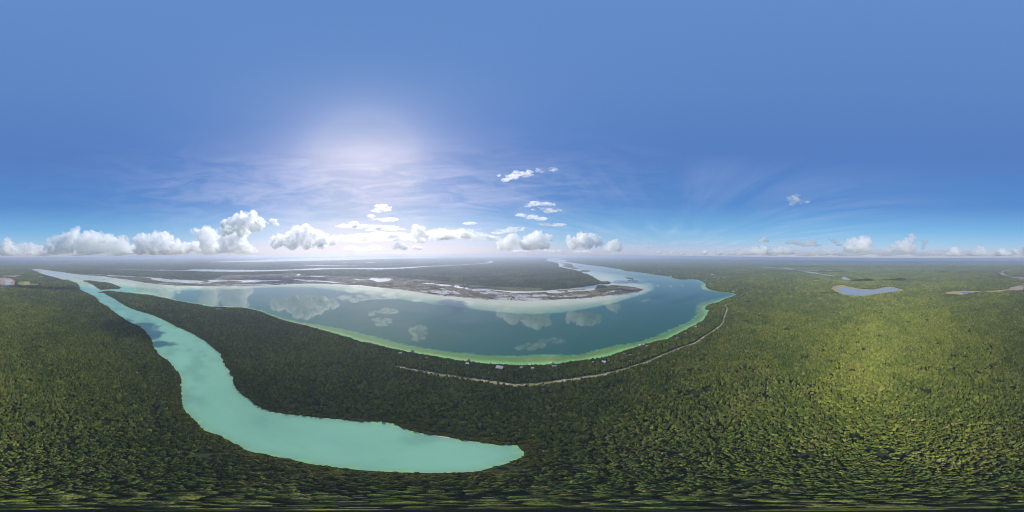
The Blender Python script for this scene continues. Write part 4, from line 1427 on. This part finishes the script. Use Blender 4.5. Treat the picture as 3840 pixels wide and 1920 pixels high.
k0, k1, k2, k3, k4, k5 = [(ox, 760, 3.22) for ox in (0, 640, 1280, 1920, 2560, 3200)]
CL = [
    ('low puffy cumulus with one upright knob, at the far left edge of the photo', k0, [(90, 500, 62), (60, 580, 66), (170, 595, 62), (250, 612, 42), (370, 565, 52), (420, 605, 50), (320, 615, 40)], 2300, 12),
    ('broad heaped cumulus bank with a small tower, left of the lake arm tip', k0, [(690, 490, 80), (910, 350, 55), (890, 450, 100), (1060, 470, 105), (1190, 460, 85), (1300, 505, 95), (1465, 500, 80), (620, 570, 70),
     (800, 560, 85), (1000, 560, 85), (1200, 565, 85), (1400, 570, 75), (1540, 590, 55)], 1450, 14),
    ('long rounded cumulus bank between the heaped bank and the tall tower cloud', k0, [(1685, 470, 72), (1730, 440, 55), (1800, 490, 90), (1900, 450, 80), (2010, 450, 78), (1700, 560, 75), (1850, 565, 75), (2000, 560, 75), (2120, 540, 80), (2215, 560, 62)], 4600, 13),
    ('crooked cumulus pile joined to the left foot of the tall tower cloud', k1, [(290, 350, 38), (420, 390, 82), (480, 450, 95), (390, 450, 55), (430, 545, 75), (520, 560, 70)], 3600, 13),
    ('tallest towering white cumulus leaning right, left of the sun glare', k1, [(970, 205, 76), (865, 245, 100), (1010, 280, 85), (750, 270, 85), (665, 330, 75), (860, 350, 80), (1095, 235, 45)], 920, 22),
    ('broad white cumulus foot directly below the tallest leaning cumulus', k1, [(710, 420, 95), (830, 410, 90), (650, 470, 75), (770, 500, 90), (860, 540, 70), (710, 560, 70), (600, 560, 60), (930, 560, 50)], 3400, 14),
    ('small torn white scrap beside the shoulder of the tallest cumulus', k1, [(1235, 235, 42, 34), (1280, 265, 26, 15), (1195, 250, 22, 15)], 900, 7),
    ('wide bright cumulus with a dark grey left foot, under the sun glare', k1, [(1520, 330, 40), (1635, 335, 58), (1560, 400, 95), (1700, 420, 85), (1790, 410, 58), (1410, 460, 76), (1290, 480, 70), (1265, 525, 46), (1480, 500, 80), (1640, 500, 80), (1820, 480, 80), (1950, 470, 60)], 2600, 15),
    ('bright little tower rising through the flat white cloud sheet', k2, [(895, 300, 34), (925, 325, 40), (965, 345, 44), (880, 350, 34), (1005, 375, 34), (900, 395, 44), (860, 420, 36), (960, 405, 46), (1020, 425, 36), (930, 440, 50), (985, 450, 44)], 1500, 8),
    ('rounded white cumulus left of the northern lake arm', k3, [(330, 445, 78), (420, 445, 55), (230, 490, 88), (150, 520, 55), (350, 500, 80), (260, 530, 50)], 1750, 14),
    ('soft white cumulus behind the rounded one, touching the flat sheet', k3, [(20, 455, 62), (-50, 480, 60), (-120, 520, 55), (-40, 530, 55), (70, 500, 50)], 1850, 11),
    ('wedge shaped white cumulus above the northern lake arm', k3, [(690, 440, 36), (850, 455, 75), (960, 430, 55), (1020, 480, 56), (900, 505, 62), (740, 500, 70), (1070, 500, 34)], 1850, 12),
    ('smaller tilted cumulus right of the wedge shaped one', k3, [(1240, 500, 52), (1180, 540, 52), (1280, 550, 48), (1130, 565, 32), (1220, 560, 40)], 2300, 9),
    ('tiny round cumulus, left of a pair over the far forest', k3, [(1770, 603, 22, 16)], 3600, 8),
    ('tiny round cumulus, right of a pair over the far forest', k3, [(1925, 605, 24, 15)], 3600, 8),
    ('tiny flat cumulus left of two small knobs above the village', k4, [(0, 618, 22, 12)], 3600, 7),
    ('small cumulus knob above the village, first of three', k4, [(270, 605, 36, 26), (250, 615, 20, 14)], 3600, 9),
    ('small cumulus knob above the track end, second of three', k4, [(440, 612, 36, 24)], 3600, 9),
    ('faint small cumulus knob, third of three beside the long cumulus row', k4, [(570, 612, 46, 24)], 3600, 6),
    ('long low row of cumulus over the far forest right of the lake', k4, [(740, 595, 56, 42), (690, 608, 46, 30), (800, 600, 50, 38), (870, 585, 56, 48), (980, 575, 56, 50), (1040, 605, 46, 30), (920, 612, 56, 32)], 3000, 10),
    ('low cumulus with a flat top, right end of the long row', k4, [(1200, 570, 56, 50), (1130, 590, 48, 40), (1280, 590, 56, 40), (1330, 585, 28, 22)], 3000, 10),
    ('dark grey cloud shred floating highest above the long cumulus row', k4, [(975, 450, 44, 24), (940, 470, 30, 14), (1015, 465, 28, 14)], 900, 3.6),
    ('long grey cloud shred above the flat topped cumulus', k4, [(1350, 480, 60, 22), (1430, 495, 64, 22), (1570, 480, 52, 30), (1500, 515, 60, 20), (1620, 515, 50, 16), (1270, 485, 40, 14)], 900, 3.6),
    ('slanting grey cloud shred left of the big right hand cumulus', k4, [(1800, 445, 34, 18), (1840, 475, 40, 20), (1880, 510, 34, 20)], 800, 3.4),
    ('pale low cumulus strip under the long grey shred', k4, [(1420, 625, 46, 20), (1540, 600, 60, 34), (1660, 575, 50, 26), (1700, 610, 60, 32), (1800, 600, 60, 36), (1600, 630, 50, 18), (1880, 625, 50, 24)], 3000, 6),
    ('big rounded cumulus with a smooth dome above the oval pond', k5, [(145, 485, 72), (60, 515, 72), (-20, 500, 62), (-70, 540, 60), (180, 545, 56), (90, 570, 56), (10, 560, 56)], 1600, 14),
    ('ragged cumulus with two turrets right of the smooth dome', k5, [(545, 505, 40), (705, 440, 44), (660, 490, 56), (620, 560, 66), (510, 570, 52), (720, 570, 46), (470, 540, 32), (700, 410, 30), (390, 590, 44)], 1700, 10),
    ('thin grey pillar of cloud right of the two turrets', k5, [(860, 480, 42, 26), (850, 520, 28, 24), (835, 560, 26, 20)], 1700, 3),
    ('low cumulus hump above the dry pond, first in the right hand row', k5, [(1210, 600, 60, 52), (1165, 622, 40, 30), (1265, 622, 46, 30)], 3000, 10),
    ('pale low cumulus shred left of the hump above the dry pond', k5, [(930, 600, 46, 26), (1010, 620, 60, 20), (860, 620, 46, 18), (1090, 625, 50, 18)], 3000, 5),
    ('pointed cumulus above the brown strip, second in the right hand row', k5, [(1530, 565, 42), (1485, 605, 56, 46), (1570, 610, 60, 44), (1640, 628, 46, 26), (1425, 618, 38, 32)], 3000, 10),
    ('round low cumulus, third in the right hand row', k5, [(1790, 610, 56, 42), (1750, 625, 38, 26), (1855, 622, 38, 26)], 3000, 10),
    ('last small cumulus at the right edge of the photo', k5, [(1950, 595, 38, 30), (2020, 618, 38, 24), (1910, 625, 30, 18)], 3000, 8),
    ('small grey cloud scrap low over the forest above the lake point', k3, [(1600, 530, 36, 14), (1650, 545, 30, 10)], 2600, 2.0),
]
CL += [
    ('low pale cloud bank running behind the heaped cumulus at the left', k0, [(60 + 150 * i, 600 - 24 * (i % 3), 120, 50) for i in range(13)], 5200, 9),
    ('low pale cloud bank behind the foot of the tallest cumulus', k1, [(0 + 150 * i, 588 - 26 * (i % 3), 120, 54) for i in range(7)], 5200, 8),
    ('low pale cloud band behind the long cumulus row at the right', k4, [(620 + 150 * i, 622 - 14 * (i % 3), 110, 27) for i in range(9)], 4800, 4.5),
    ('low pale cloud band behind the cumulus humps at the far right edge', k5, [(-60 + 150 * i, 624 - 14 * (i % 3), 110, 27) for i in range(14)], 4800, 4.5),
    ('small white puff under the left part of the flat sheet', k2, [(330, 570, 50, 26), (390, 545, 50, 32), (450, 560, 46, 26), (120, 560, 70, 30), (220, 575, 60, 24)], 3200, 4),
    ('small white puff under the middle of the flat sheet', k2, [(700, 530, 56, 38), (640, 550, 40, 22), (760, 550, 44, 26)], 3000, 5),
    ('small separate puff with a grey base, right of the middle under the sheet', k2, [(890, 545, 36, 24), (930, 550, 36, 22)], 2400, 8),
    ('faint ragged line of tiny cumulus under the rounded cumulus, over the lake arm', k3, [(40, 590, 50, 18), (150, 585, 46, 16), (380, 585, 50, 16), (480, 592, 50, 16), (580, 585, 40, 16), (800, 600, 60, 18), (900, 595, 50, 18)], 3600, 4),
]
HIGH = [
    ('long wispy white streak high over the middle of the lake', (1700, 560, 5.152), [(1000, 600, 70, 22), (1120, 540, 110, 34), (1250, 470, 110, 34), (1380, 500, 120, 26), (1480, 440, 80, 20), (1700, 410, 90, 16), (1900, 390, 90, 10), (880, 515, 50, 12)], 1300, 1.6),
    ('feathery oval cloud patch below the long wispy streak', (1700, 560, 5.152), [(1450, 1090, 80, 26), (1580, 1050, 110, 32), (1750, 1050, 110, 24), (1900, 1075, 90, 14), (1560, 1165, 50, 14), (1700, 1140, 50, 24), (1850, 1190, 130, 20), (2000, 1175, 80, 10)], 1300, 1.5),
    ('thin flat cloud strip below the feathery oval patch', k3, [(110, 155, 70, 14), (220, 175, 80, 15), (340, 200, 80, 12), (60, 160, 30, 8)], 1500, 1.3),
    ('lowest faint thin strip of the wispy stack over the lake', k3, [(400, 260, 70, 9), (540, 270, 90, 10), (620, 265, 40, 6)], 1500, 0.9),
    ('small white tuft high above the sheet of white cloud', k2, [(490, 60, 80, 26), (430, 100, 60, 14), (540, 85, 50, 16)], 4000, 1.8),
    ('torn white streaks under the small high tuft', k2, [(360, 165, 42, 18), (390, 200, 50, 12), (570, 212, 90, 18), (480, 205, 50, 10)], 4000, 1.8),
    ('long ragged white streak above the left end of the sheet', k2, [(60, 285, 100, 15), (150, 265, 60, 28), (240, 290, 100, 14), (440, 290, 90, 18), (560, 310, 120, 18), (690, 325, 70, 9), (370, 325, 80, 8)], 6000, 2.0),
    ('broad flat sheet of glowing white cloud under the sun', k2, [(60, 440, 160, 36), (260, 440, 190, 42), (480, 425, 190, 44), (700, 420, 180, 40), (900, 430, 180, 42), (1100, 410, 190, 50), (1300, 400, 200, 44),
     (1500, 400, 190, 36), (1650, 430, 180, 30), (1850, 440, 160, 24), (1250, 360, 160, 24), (1500, 335, 140, 9), (1180, 320, 60, 9)], 8500, 2.4),
    ('fan shaped white cloud at the right end of the sheet', k2, [(1950, 350, 80, 26), (2040, 335, 90, 30), (2120, 320, 90, 14), (1880, 370, 60, 14)], 7000, 1.6),
    ('single small white lens cloud above the sheet', k2, [(1555, 253, 70, 9), (1510, 256, 40, 6), (1600, 250, 40, 6)], 5000, 1.3),
    ('isolated hazy grey white puff high over the right hand forest', (2560, 560, 3.22), [(1290, 600, 34, 30), (1370, 590, 56, 52), (1450, 640, 40, 32), (1330, 655, 44, 28), (1500, 630, 40, 18)], 265, 2.6),
]
for k, (lab, cr, bl, d, tau) in enumerate(CL):
    make_cloud(lab, cr, bl, d, tau, seed=k)
for k, (lab, cr, bl, d, tau) in enumerate(HIGH):
    make_cloud(lab, cr, bl, d, tau, wisp=True, group='thin wispy clouds over the lake', seed=100 + k)
